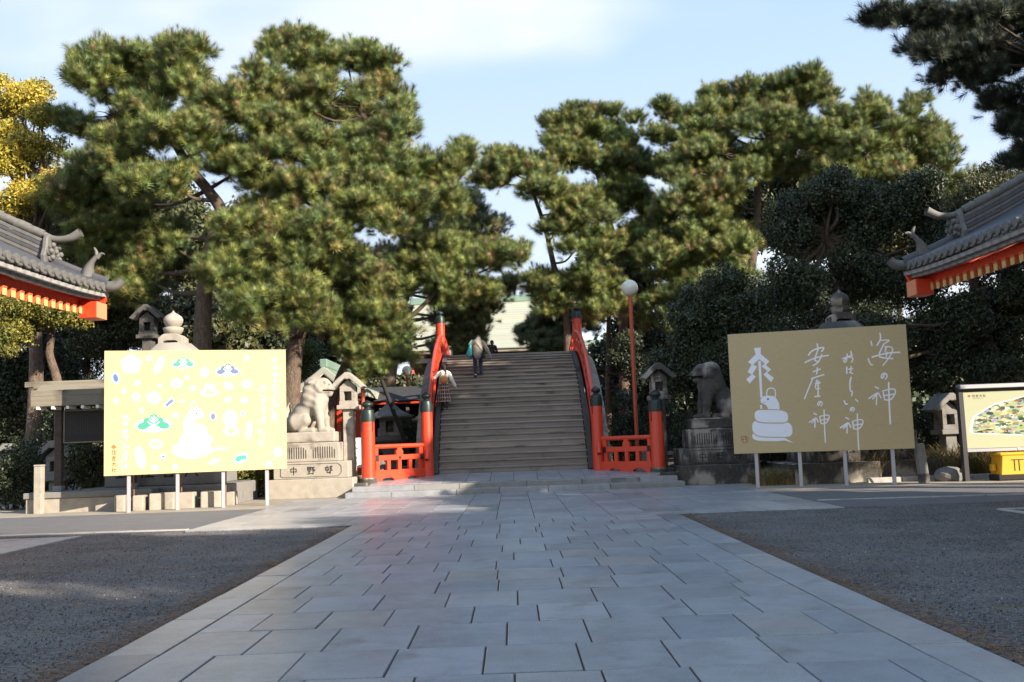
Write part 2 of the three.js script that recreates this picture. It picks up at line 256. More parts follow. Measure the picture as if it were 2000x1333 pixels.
// ---------------------------------------------------------------- steps and platform in front of the bridge
{
  const r = rng(9), st = new THREE.Group(); st.name = 'stone_steps'; st.userData.kind = 'structure'; scene.add(st);
  const course = (y0, y1, zf, zb, x0, x1) => { for (let x = x0; x < x1 - 0.01;) { let w = 1.15 + r() * 1.1; if (x1 - x - w < 0.7) w = x1 - x; const m = mesh('step_stone', jitterUV(cbox(w - 0.012, y1 - y0, zf - zb, 0, 0, 0, 0.012), r() * 9, r() * 9), r() < 0.6 ? M.stepStone : M.slab[3], st); m.position.set(x + w / 2, y0, (zf + zb) / 2); x += w; } };
  course(-0.02, 0.165, -29.92, -30.62, -5.05, 5.1);
  course(-0.02, 0.31, -30.6, -31.2, -4.95, 5.0);
  // paving of the platform, rising towards the bridge
  for (let i = 0; i < 12; i++) for (let k = 0; k < 3; k++) {
    const x = -4.5 + i * 0.75 + 0.375, z0 = -31.21 - k * 0.98, a = Math.atan2(0.18, 2.9);
    const m = mesh('slab', jitterUV(cbox(0.74, 0.3, 0.97, 0, -0.3, 0, 0.006), r() * 9, r() * 9), M.slab[Math.floor(r() * 5)], st); m.position.set(x, 0.315 + (31.21 - 30.7 + k * 0.98) * 0.058 + 0.02, z0 - 0.49); m.rotation.x = a;
  }
  mesh('platform_core', cbox(10.2, 0.33, 4.6, 0, -0.05, -33.55, 0.02), M.stained, st);
  for (const s of [-1, 1]) mesh('platform_kerb', cbox(0.55, 0.42, 3.2, s * 4.95, -0.03, -32.85, 0.02), M.stained, st);
}

// ---------------------------------------------------------------- the arched bridge
const ZA = -43.2, BR = 11.3, HA = 5.22, YC = HA - BR;
const deckY = z => YC + Math.sqrt(Math.max(0, BR * BR - (z - ZA) ** 2));
const deckZ = y => ZA + Math.sqrt(Math.max(0, BR * BR - (y - YC) ** 2));
const arcP = (x, a, off) => V(x, YC + (BR + off) * Math.cos(a), ZA + (BR + off) * Math.sin(a));   // a is the angle from the crown, towards the camera
const A0 = Math.asin(9.2 / BR);
const bridge = thing('arched_bridge', 'steep wooden arched bridge with vermilion railings and grey plank steps', 'bridge');
{
  const r = rng(21), ys = [0.48]; let y = 0.48;
  for (let i = 0; y < 5.19; i++) { y += clamp(0.232 - 0.0038 * i, 0.05, 0.3); ys.push(Math.min(y, 5.205)); }
  const nose = y => Math.max(deckZ(Math.min(y, HA - 0.004)), ZA + 0.3);
  for (let i = 1; i < ys.length; i++) {
    const z0 = nose(ys[i] - 0.10), z1 = i + 1 < ys.length ? nose(ys[i + 1] - 0.10) : ZA, rise = ys[i] - ys[i - 1], m = M.wood[Math.floor(r() * 4)];
    const t = mesh('tread', jitterUV(cbox(5.1, 0.06, Math.max(0.12, z0 - z1 + 0.06), 0, -0.06, 0, 0.012), r() * 9, r() * 9), m, bridge); t.position.set(0, ys[i], z0 + 0.02 - Math.max(0.12, z0 - z1 + 0.06) / 2); t.rotation.z = (r() - 0.5) * 0.003;
    const k = mesh('riser', jitterUV(cbox(5.06, rise + 0.03, 0.05, 0, 0, 0, 0.006), r() * 9, r() * 9), M.wood[Math.floor(r() * 4)], bridge); k.position.set(0, ys[i - 1] - 0.05, z0 - 0.05);
  }
  const arcShape = (x, a0, a1, o0, o1, w, n = 40) => {            // curved beam: cross-section o0..o1 along the radius, w wide, from angle a0 to a1
    const P = [], I = []; for (let i = 0; i <= n; i++) { const a = mix(a0, a1, i / n); for (const [dx, o] of [[-w / 2, o0], [w / 2, o0], [w / 2, o1], [-w / 2, o1]]) { const p = arcP(x + dx, a, o); P.push(p.x, p.y, p.z); } }
    for (let i = 0; i < n; i++) for (let k = 0; k < 4; k++) { const a = i * 4 + k, b = i * 4 + (k + 1) % 4; I.push(a, b, b + 4, a, b + 4, a + 4); } I.push(0, 2, 1, 0, 3, 2, n * 4, n * 4 + 1, n * 4 + 2, n * 4, n * 4 + 2, n * 4 + 3);
    const g = new THREE.BufferGeometry(); g.setAttribute('position', new THREE.BufferAttribute(new Float32Array(P), 3)); g.setIndex(I); const h = g.toNonIndexed(); h.computeVertexNormals(); return boxUV(toCreasedNormals(h, 0.5));
  };
  mesh('deck', arcShape(0, -A0, 0.03, -0.3, -0.02, 5.2), M.wood[1], bridge);
  for (const s of [-1, 1]) {
    mesh('stringer', arcShape(s * 2.64, -A0, A0, -0.65, 0.10, 0.17), M.woodDark, bridge);
    mesh('arch_beam', arcShape(s * 2.98, -A0, A0, -0.9, -0.05, 0.16), M.woodDark, bridge);
    // overlapping boards that cover the outer side, like a skirt
    const n = 44; for (let i = 0; i < n; i++) { const a0 = mix(-A0, A0 - 0.03, i / n), a1 = mix(-A0, A0 - 0.03, (i + 1) / n), am = (a0 + a1) / 2, g = jitterUV(cbox(0.56, 0.04, (a1 - a0) * (BR + 0.1) + 0.05, 0, -0.02, 0, 0.008), r() * 9, r() * 9), b = mesh('side_board', g, M.wood[Math.floor(r() * 4)], bridge); b.position.copy(arcP(s * 3.14, am, -0.02)); b.rotation.set(am - 0.03, 0, -s * 0.55, 'XYZ'); }
    // railing: three rails, struts and metal bands
    const X = s * 2.87, pts = (off, a0, a1, k = 24) => Array.from({ length: k + 1 }, (_, i) => arcP(X, mix(a0, a1, i / k), off));
    mesh('handrail', tube(pts(0.92, A0 * 1.0, -A0, 40), 0.075, 10, 80), M.red, bridge);
    mesh('middle_rail', arcShape(X, -A0, A0 * 1.0, 0.52, 0.65, 0.10), M.red, bridge);
    mesh('lower_rail', arcShape(X, -A0, A0 * 1.0, 0.10, 0.27, 0.15), M.red, bridge);
    for (let i = 0; i < 17; i++) { const a = mix(A0 * 0.93, -A0 * 0.93, i / 16); const st = cbox(0.11, 0.62, 0.11, 0, 0.25, 0, 0.01), b = mesh('strut', st, M.red, bridge); b.position.copy(arcP(X, a, 0)); b.rotation.x = a; const f = mesh('metal_band', cbox(0.125, 0.15, 0.15, 0, 0.51, 0, 0.01), M.iron, bridge); f.position.copy(b.position); f.rotation.x = a; }
  }
  const post = (x, z, y0, yRed, yCap, rad, base) => {
    const p = mesh('post', cyl(rad, rad * 0.98, yRed - y0, x, y0, z, 28), M.red, bridge), h = yCap - yRed, k = rad / 0.2;
    const cap = mesh('finial', lathe([[0.215 * k, -0.06], [0.215 * k, 0.30 * h], [0.19 * k, 0.34 * h], [0.19 * k, 0.46 * h], [0.17 * k, 0.49 * h], [0.10 * k, 0.56 * h], [0.09 * k, 0.62 * h], [0.15 * k, 0.68 * h], [0.165 * k, 0.78 * h], [0.12 * k, 0.88 * h], [0.05 * k, 0.95 * h], [0.001, h]], 24), M.bronze, p); cap.position.set(x, yRed, z);
    for (const a of [0.9, 2.3, 3.9, 5.4]) { const t = mesh('finial_tongue', cbox(0.035, 0.30 * k, 0.012, 0, -0.33 * k, rad + 0.003, 0.004), M.bronze, p); t.position.set(x, yRed, z); t.rotation.y = a; }
    if (base) mesh('post_footing', cyl(rad * 1.22, rad * 1.15, 0.24, x, y0 - 0.12, z, 24), M.stained, p);
  };
  for (const s of [-1, 1]) {
    post(s * 2.87, -33.62, 0.36, 2.68, 3.3, 0.20);
    post(s * 4.62, -31.95, 0.42, 2.38, 3.02, 0.225, true);
    post(s * 2.93, -42.3, 5.0, 6.72, 7.2, 0.2);
    post(s * 2.93, -47.6, 4.0, 5.75, 6.25, 0.2);
    post(s * 2.87, -52.5, 0.3, 2.6, 3.2, 0.2);
    // flared wing fence between the two lower posts
    const a = V(s * 4.62, 0, -31.95), b = V(s * 2.87, 0, -33.62), d = b.clone().sub(a), L = d.length(), w = new THREE.Group(); w.name = 'wing_fence'; bridge.add(w); w.position.set(a.x, 0.38, a.z); w.rotation.y = Math.atan2(-d.z, d.x);
    mesh('top_rail', new THREE.CylinderGeometry(0.075, 0.075, L, 14).rotateZ(Math.PI / 2).translate(L / 2, 1.13, 0), M.red, w);
    mesh('middle_rail', cbox(L, 0.17, 0.12, L / 2, 0.68, 0), M.red, w);
    mesh('bottom_rail', prism([[0.15, 0.0], [0.42, 0.0], [0.5, 0.10], [0.62, 0.14], [0.84, 0.14], [0.94, 0.10], [1.0, 0.0], [1.45, 0], [1.52, 0.1], [1.64, 0.14], [1.8, 0.14], [1.9, 0.1], [1.98, 0.0], [L - 0.1, 0.0], [L - 0.1, 0.36], [0.15, 0.36]], 0.16, 0.012), M.red, w);
    for (const x of [0.34, 0.78, 1.22, 1.66, 2.08]) mesh('strut', cbox(0.14, 0.34, 0.10, x, 0.35, 0, 0.008), M.red, w);
    mesh('rail_support', prism([[-0.13, 0], [0.13, 0], [0.13, 0.12], [0.07, 0.2], [0.12, 0.27], [0.16, 0.31], [-0.16, 0.31], [-0.12, 0.27], [-0.07, 0.2], [-0.13, 0.12]], 0.12, 0.008).translate(1.22, 0.84, 0), M.red, w);
    mesh('rail_support', cbox(0.16, 0.25, 0.11, 0.28, 0.84, 0, 0.01), M.red, w); mesh('rail_support', cbox(0.16, 0.25, 0.11, L - 0.3, 0.84, 0, 0.01), M.red, w);
    for (const x of [0.30, L - 0.30]) mesh('metal_band', cbox(0.15, 0.19, 0.145, x, 0.67, 0, 0.008), M.iron, w);
    mesh('bolt', new THREE.SphereGeometry(0.045, 10, 8).translate(1.22, 0.765, 0.065), M.iron, w);
  }
}
// ---------------------------------------------------------------- lamps beside the bridge
function globeLamp(label, x, y0, z, h, rad, tilt = 0) {
  const t = thing('globe_lamp', label, 'lamp', [x, y0, z], 0, 'globe lamps on red poles'); t.rotation.z = tilt;
  mesh('pole', cyl(0.075, 0.07, h - rad * 1.7, 0, 0, 0, 14), M.poleRed, t);
  mesh('collar', lathe([[0.07, 0], [0.11, 0.02], [0.17, 0.12], [0.17, 0.15], [0.001, 0.15]], 18), M.poleRed, t).position.y = h - rad * 1.7 - 0.08;
  mesh('globe', new THREE.SphereGeometry(rad, 32, 22).translate(0, h - rad, 0), M.globe, t);
  mesh('base_plate', cyl(0.2, 0.17, 0.1, 0, 0, 0, 16), M.greyStone, t);
}
{
  const a = at(1230, 563, -35.4), b = at(795, 725, -58), c = at(704, 560, -35.4);
  globeLamp('round white globe lamp on a tall red pole beside the right railing', a.x, 0.2, -35.4, a.y - 0.2 + 0.30, 0.30);
  globeLamp('small globe lamp on a red pole beyond the stone lantern', b.x, 0, -58, b.y + 0.3, 0.3);
  globeLamp('tall red lamp pole running up into the pine branches behind the stone lion', c.x, 0.2, -35.4, c.y - 0.2 + 0.3, 0.30);
}

// ---------------------------------------------------------------- lettering helpers: strokes on a canvas or as thin ribbons
const KANJI = {
  sumi: [[.25, 0, .05, .4], [.18, .25, .18, 1], [.6, 0, .7, .12], [.4, .25, .95, .25], [.45, .58, .9, .58], [.67, .25, .67, .92], [.35, .93, 1, .93]],
  yoshi: [[.1, .2, .9, .2], [.5, 0, .5, .42], [.2, .42, .8, .42], [.25, .58, .25, 1], [.25, .58, .75, .58, .75, 1], [.25, .97, .75, .97]],
  tai: [[.05, .35, .95, .35], [.5, 0, .48, .4, .1, 1], [.5, .4, .95, 1]],
  sha: [[.2, 0, .3, .12], [.05, .25, .4, .25, .05, .65], [.23, .4, .23, 1], [.3, .5, .42, .62], [.7, .1, .7, .95], [.5, .4, .95, .4], [.45, .95, 1, .95]],
  naka: [[.15, .25, .15, .65], [.15, .25, .85, .25, .85, .65], [.15, .62, .85, .62], [.5, 0, .5, 1]],
  no: [[.05, .08, .05, .45], [.05, .08, .45, .08, .45, .45], [.05, .27, .45, .27], [.05, .45, .45, .45], [.25, .08, .25, .95], [.08, .68, .42, .68], [0, .95, .5, .93], [.58, .1, .92, .1, .72, .3], [.62, .2, .8, .36], [.52, .45, 1, .45, .9, .6], [.76, .45, .76, .98, .62, .9]],
  mura: [[.05, .2, .55, .15], [.1, .3, .1, .55, .5, .55], [.5, .3, .5, .55], [.3, 0, .3, .85, .6, .9, .6, .75], [.72, .05, .72, 1], [.72, .05, .95, .05, .8, .35, .97, .55, .75, .65]],
};
function canvasTex(w, h, draw) { const c = document.createElement('canvas'); c.width = w; c.height = h; const g = c.getContext('2d'); draw(g, w, h); const t = new THREE.CanvasTexture(c); t.colorSpace = THREE.SRGBColorSpace; t.anisotropy = 4; return t; }
function strokes(g, list, map, width) { g.lineCap = g.lineJoin = 'round'; for (const s of list) { g.lineWidth = width * (0.8 + 0.35 * ((s[0] * 7.3) % 1)); g.beginPath(); for (let i = 0; i < s.length; i += 2) { const [x, y] = map(s[i], s[i + 1]); if (!i) g.moveTo(x, y); else if (i + 2 < s.length) { const [nx, ny] = map((s[i] + s[i + 2]) / 2, (s[i + 1] + s[i + 3]) / 2); g.quadraticCurveTo(x, y, nx, ny); } else g.lineTo(x, y); } g.stroke(); } }
function poly(g, list, map) { g.beginPath(); list.forEach((p, i) => { const [x, y] = map(...p); i ? g.lineTo(x, y) : g.moveTo(x, y); }); g.closePath(); g.fill(); }
function inv(TL, TR, BL, BR_, W, H) {                          // drawing coordinates in a sketch with these corners -> canvas
  return (x, y) => { let u = 0.5, v = 0.5; for (let i = 0; i < 8; i++) { const lx = mix(TL[0], BL[0], v), rx = mix(TR[0], BR_[0], v); u = (x - lx) / (rx - lx); const ty = mix(TL[1], TR[1], u), by = mix(BL[1], BR_[1], u); v = (y - ty) / (by - ty); } return [u * W, v * H]; };
}
function carved(list, size, w = 0.02) { const out = []; for (const s of list) for (let i = 0; i + 3 < s.length; i += 2) { const a = [s[i] * size, -s[i + 1] * size], b = [s[i + 2] * size, -s[i + 3] * size], L = Math.hypot(b[0] - a[0], b[1] - a[1]); out.push(cbox(L + w * 0.8, w, 0.006, 0, -w / 2, 0, 0.001).rotateZ(Math.atan2(b[1] - a[1], b[0] - a[0])).translate((a[0] + b[0]) / 2, (a[1] + b[1]) / 2, 0)); } return out; }

const GOLD = 'rgb(189,168,122)';
function grain(g, w, h, seed, amp) { const r = rng(seed); for (let i = 0; i < 2600; i++) { g.fillStyle = r() < 0.5 ? `rgba(255,240,200,${amp * r()})` : `rgba(110,80,30,${amp * r()})`; const s = 2 + r() * 14; g.fillRect(r() * w, r() * h, s * 2.4, s * 0.7); } }
const texRight = canvasTex(1536, 1060, (g, W, H) => {
  g.fillStyle = GOLD; g.fillRect(0, 0, W, H); grain(g, W, H, 3, 0.06);
  const m = inv([57, 130], [1752, 45], [112, 1265], [1828, 1222], W, H);
  g.strokeStyle = g.fillStyle = '#eef0f4';
  poly(g, [[315, 260], [382, 255], [380, 318], [465, 390], [430, 425], [480, 468], [440, 500], [505, 545], [480, 590], [405, 515], [445, 480], [388, 438], [420, 410], [365, 368], [305, 420], [345, 440], [298, 510], [330, 535], [270, 600], [235, 560], [290, 515], [250, 490], [290, 420], [255, 395], [330, 322]], m);
  poly(g, [[355, 385], [380, 382], [394, 730], [372, 735]], m); poly(g, [[370, 805], [388, 805], [390, 842], [372, 842]], m);
  strokes(g, [[435, 715, 432, 660, 478, 640, 522, 660, 518, 730]], m, 10);
  const head = [[372, 762], [384, 735], [410, 720], [450, 715], [500, 722], [530, 745], [552, 785], [562, 860], [450, 860], [440, 825], [420, 800], [380, 790]]; poly(g, head, m);
  const coil = (x0, y0, x1, y1, sk) => { const o = [], n = 40, cx = (x0 + x1) / 2, cy = (y0 + y1) / 2; for (let i = 0; i < n; i++) { const a = i / n * 6.2832, c = Math.cos(a), s = Math.sin(a), e = 0.42; o.push([cx + Math.sign(c) * Math.abs(c) ** e * (x1 - x0) / 2, cy + Math.sign(s) * Math.abs(s) ** 0.7 * (y1 - y0) / 2 + sk * c]); } poly(g, o, m); };
  coil(290, 1066, 590, 1146, 8); poly(g, [[520, 1108], [610, 1120], [690, 1166], [610, 1142], [500, 1146]], m);
  g.fillStyle = GOLD; coil(284, 945, 688, 1116, 16); g.fillStyle = '#eef0f4'; coil(290, 953, 680, 1107, 16);
  g.fillStyle = GOLD; coil(308, 846, 648, 982, 10); g.fillStyle = '#eef0f4'; coil(315, 854, 640, 972, 10);
  g.fillStyle = '#111'; { const [x, y] = m(447, 750); g.beginPath(); g.arc(x, y, 8, 0, 7); g.fill(); }
  g.strokeStyle = '#8f8a80'; strokes(g, [[376, 792, 400, 786, 422, 778]], m, 3);
  g.strokeStyle = '#f3f3f3';
  const kami = (x, y, k) => strokes(g, [[-125, -145, -95, -130], [-185, -35, -75, -115, -150, -30], [-112, -70, -115, 25], [-95, -85, -72, -40], [-52, -95, -38, -20], [-55, -105, 45, -135, 70, -95, 20, -15, -40, -22], [-48, -60, 45, -75], [0, -185, 2, 0, 12, 205]].map(s => s.map((v, i) => i % 2 ? y + v * k : x + v * k)), m, 14 * k);
  kami(1592, 785, 1); kami(1298, 1055, 0.86); kami(985, 1000, 0.78);
  const noChar = (x, y, k) => strokes(g, [[8, -25, -8, 20, -28, 22, -22, -18, 12, -30, 34, -2, 12, 30].map((v, i) => (i % 2 ? y : x) + v * k)], m, 13 * k);
  noChar(1550, 537, 1); noChar(945, 795, 0.8); noChar(1250, 850, 0.7);
  strokes(g, [[1430, 203, 1440, 246], [1404, 372, 1425, 432, 1442, 428], [1515, 130, 1530, 175, 1487, 243], [1530, 197, 1625, 186, 1548, 232], [1548, 235, 1500, 330, 1512, 362, 1632, 372], [1560, 258, 1645, 250, 1610, 350, 1540, 436], [1442, 356, 1560, 318, 1696, 312], [1572, 262, 1562, 300], [1580, 310, 1572, 350]], m, 14);
  strokes(g, [[1165, 368, 1255, 335], [1208, 325, 1205, 408, 1165, 395, 1215, 350, 1268, 360, 1250, 402], [1243, 300, 1250, 345], [1203, 450, 1203, 508], [1222, 470, 1256, 463], [1244, 445, 1242, 505, 1222, 500, 1258, 512], [1243, 548, 1232, 600], [1232, 575, 1228, 690, 1256, 672, 1246, 722], [1176, 770, 1186, 806, 1204, 800], [1282, 758, 1304, 778]], m, 12);
  strokes(g, [[925, 226, 932, 262], [842, 332, 862, 288, 1000, 250, 968, 300], [938, 268, 890, 382, 925, 392], [968, 330, 945, 398, 885, 432], [808, 402, 900, 356, 1030, 336], [884, 492, 952, 466], [925, 455, 918, 512], [868, 556, 986, 520], [884, 548, 850, 625, 800, 746], [918, 572, 904, 640], [906, 608, 950, 596], [910, 656, 946, 650], [932, 580, 930, 725], [898, 728, 946, 724]], m, 13);
  g.strokeStyle = '#9c3a28'; strokes(g, [[182, 1102, 250, 1096, 252, 1158, 184, 1164, 182, 1102]], m, 4); strokes(g, [[200, 1112, 200, 1150], [215, 1110, 232, 1108], [216, 1128, 240, 1126], [228, 1108, 230, 1152], [192, 1130, 208, 1130]], m, 5);
});
const texLeft = canvasTex(1536, 1060, (g, W, H) => {
  g.fillStyle = GOLD; g.fillRect(0, 0, W, H); grain(g, W, H, 8, 0.06);
  const m = inv([63, 85], [1815, 55], [65, 1292], [1832, 1218], W, H), S = W / 1760;
  const ell = (x, y, a, b, rot, c) => { const [u, v] = m(x, y); g.fillStyle = c; g.beginPath(); g.ellipse(u, v, a * S, b * S, rot, 0, 7); g.fill(); };
  const white = '#f4f2ec', pale = '#e6dfc6';
  for (const [x, y, a, b, t] of [[310, 212, 88, 85, 0], [1010, 285, 42, 55, 0.3], [370, 395, 30, 28, 0], [745, 395, 55, 45, 0], [905, 440, 32, 26, 0], [1245, 415, 50, 36, 0.7], [525, 535, 68, 58, 0.3], [1240, 550, 36, 24, 0], [170, 572, 24, 26, 0], [245, 470, 26, 24, 0], [735, 705, 30, 28, 0], [1265, 735, 72, 85, 0], [1450, 850, 30, 95, 0.1], [400, 1110, 45, 110, -0.2], [540, 1210, 32, 26, 0], [730, 1205, 26, 24, 0], [1740, 1060, 42, 48, 0], [1430, 395, 52, 42, 0], [1400, 555, 38, 30, 0], [1650, 1175, 32, 30, 0], [410, 660, 24, 24, 0], [795, 565, 20, 18, 0], [840, 335, 24, 20, 0], [580, 420, 22, 18, 0]]) ell(x, y, a, b, t, white);
  for (let k = 0; k < 5; k++) ell(310 + 55 * Math.cos(k * 1.257 - 1.57), 212 + 55 * Math.sin(k * 1.257 - 1.57), 44, 44, 0, white);
  ell(575, 215, 36, 95, 0.42, white); ell(360, 532, 40, 46, 0, pale); ell(1060, 425, 55, 32, 0, white); ell(1060, 482, 95, 36, 0, white); ell(1065, 482, 60, 18, 0, '#d9d87a'); ell(1275, 858, 75, 48, 0, white); ell(1275, 858, 38, 24, 0, '#d3d873'); ell(548, 985, 62, 50, 0, white); ell(548, 985, 42, 28, 0, '#dede84'); ell(1110, 1150, 60, 24, -0.35, pale); ell(1100, 1155, 40, 12, -0.35, '#e4e09a');
  // coiled snake
  ell(930, 690, 72, 60, 0.2, white); ell(860, 770, 48, 95, 0.25, white); ell(925, 860, 115, 75, 0, white); ell(930, 945, 160, 85, 0, white); ell(890, 1035, 190, 90, 0, white); g.strokeStyle = white; strokes(g, [[900, 1085, 1040, 1075, 1120, 1025, 1220, 1026]], m, 26); strokes(g, [[880, 650, 885, 570, 910, 560, 955, 650]], m, 9); g.strokeStyle = pale; strokes(g, [[790, 905, 880, 925, 1010, 915], [740, 985, 860, 1030, 1060, 1020]], m, 4); ell(935, 686, 9, 9, 0, '#333a4a');
  const pine = (x, y, w, c, dots) => { const k = w / 300; ell(x, y + 22 * k, 172 * k, 72 * k, 0, white); const lobe = (a, b, p, q, rr) => ell(x + a * k, y + b * k, p * k, q * k, rr, c); lobe(-95, 32, 58, 36, -0.15); lobe(92, 26, 58, 36, 0.15); lobe(-52, -10, 48, 40, 0); lobe(48, -14, 48, 40, 0); lobe(0, -42, 42, 42, 0); lobe(0, 6, 60, 34, 0); ell(x, y + 62 * k, 62 * k, 32 * k, 0, white); g.strokeStyle = white; strokes(g, [[x, y - 62 * k, x, y + 50 * k], [x - 55 * k, y - 6 * k, x - 8 * k, y + 28 * k], [x + 55 * k, y - 8 * k, x + 8 * k, y + 26 * k], [x - 40 * k, y - 32 * k, x - 6 * k, y - 4 * k], [x + 40 * k, y - 34 * k, x + 6 * k, y - 6 * k], [x - 22 * k, y - 50 * k, x, y - 30 * k], [x + 22 * k, y - 50 * k, x, y - 30 * k]], m, 9 * k); };
  pine(525, 778, 300, '#3f9078'); pine(805, 188, 200, '#4a917c'); pine(1238, 255, 216, '#586b86');
  ell(167, 347, 40, 58, -0.25, white); ell(167, 347, 24, 42, -0.25, '#48668c'); ell(1095, 716, 32, 46, 0, white); ell(1095, 716, 23, 36, 0, '#5f7088');
  const [rx, ry] = m(673, 585); g.save(); g.translate(rx, ry); g.rotate(-0.72); g.fillStyle = white; g.fillRect(-52 * S, -24 * S, 104 * S, 48 * S); g.fillStyle = '#5b7292'; g.fillRect(-45 * S, -17 * S, 90 * S, 34 * S); g.restore();
  for (const [x, y] of [[478, 150], [1428, 140], [1390, 685]]) { ell(x, y, 26, 24, 0, white); ell(x, y, 12, 11, 0, '#6c7789'); }
  ell(615, 1103, 30, 26, 0, white); g.fillStyle = '#5b6b88'; poly(g, [[594, 1105], [632, 1086], [634, 1120]], m);
  ell(1370, 1120, 74, 46, -0.4, white); g.fillStyle = '#3f9484'; poly(g, [[1305, 1130], [1335, 1100], [1385, 1088], [1430, 1090], [1422, 1132], [1385, 1132], [1340, 1160]], m);
  g.strokeStyle = '#c4442a'; g.fillStyle = '#d0662f'; poly(g, [[125, 1014], [152, 990], [182, 1014], [152, 1036]], m);
  ['sumi', 'yoshi', 'tai', 'sha'].forEach((c, i) => { g.strokeStyle = i ? '#7a5a30' : '#b5602c'; strokes(g, KANJI[c], (x, y) => m(134 + x * 44, 1044 + i * 56 + y * 44), 6); });
  g.strokeStyle = white; const r = rng(4); for (const [cx, y0, y1, s, n] of [[248, 690, 1240, 50, 8], [1700, 130, 760, 48, 10], [1570, 400, 1040, 56, 6]]) for (let k = 0; k < n; k++) { const y = mix(y0, y1, k / n); for (let q = 0; q < 5; q++) { const a = r(), b = r(), v = r() < 0.5; strokes(g, [[cx + (a - 0.5) * s, y + b * s, cx + (a - 0.5) * s + (v ? 6 : s * 0.5) * (r() + 0.5), y + b * s + (v ? s * 0.5 : 4)]], m, 7); } }
  g.strokeStyle = '#cdb38c'; strokes(g, [[1510, 1092, 1555, 1090, 1556, 1138, 1512, 1140, 1510, 1092]], m, 3);
});

// ---------------------------------------------------------------- the two big painted boards
function signBoard(label, TL, TR, BL, BRc, zl, zr, tex, legU) {
  const a = at(...BL, zl), b = at(...BRc, zr), c = at(...TL, zl), d = at(...TR, zr), y0 = (a.y + b.y) / 2, y1 = (c.y + d.y) / 2, cx = (a.x + b.x + c.x + d.x) / 4, cz = (zl + zr) / 2;
  const L = V((a.x + c.x) / 2, 0, zl), R = V((b.x + d.x) / 2, 0, zr), w = L.distanceTo(R), h = y1 - y0, ry = Math.atan2(-(R.z - L.z), R.x - L.x), t = thing('painted_board', label, 'signboard', [cx, 0, cz], ry);
  mesh('panel', cbox(w, h, 0.05, 0, y0, -0.03, 0.004), mat(.40, .33, .2, 0.7, { map: T.gold }), t);
  const face = new THREE.PlaneGeometry(w - 0.012, h - 0.012).translate(0, y0 + h / 2, 0.0005); mesh('painting', face, new THREE.MeshStandardMaterial({ map: tex, roughness: 0.5 }), t);
  for (const u of legU) { mesh('leg', cbox(0.10, y0 + h * 0.9 + 0.04, 0.10, (u - 0.5) * w, -0.04, -0.115, 0.008), M.steel, t); }
  for (const v of [0.15, 0.85]) mesh('cross_rail', cbox(w * 0.94, 0.07, 0.05, 0, y0 + h * v, -0.195, 0.006), M.steel, t);
  for (const u of legU) mesh('brace', bar(V((u - 0.5) * w + 0.08, y0 + h * 0.5, -0.2), V((u - 0.5) * w + 0.08, -0.03, -1.0), 0.04, 0.04), M.rust, t);
  return t;
}
signBoard('pale gold board with pine motifs and a white coiled snake, in full sun', [202, 687], [558, 682], [203, 932], [560, 915], -26.9, -28.3, texLeft, [0.13, 0.39, 0.64, 0.885]);
signBoard('gold board with white brush calligraphy and a white snake holding a wand', [1422, 652], [1772, 635], [1433, 886], [1786, 878], -28.4, -27.3, texRight, [0.125, 0.37, 0.62, 0.88]);

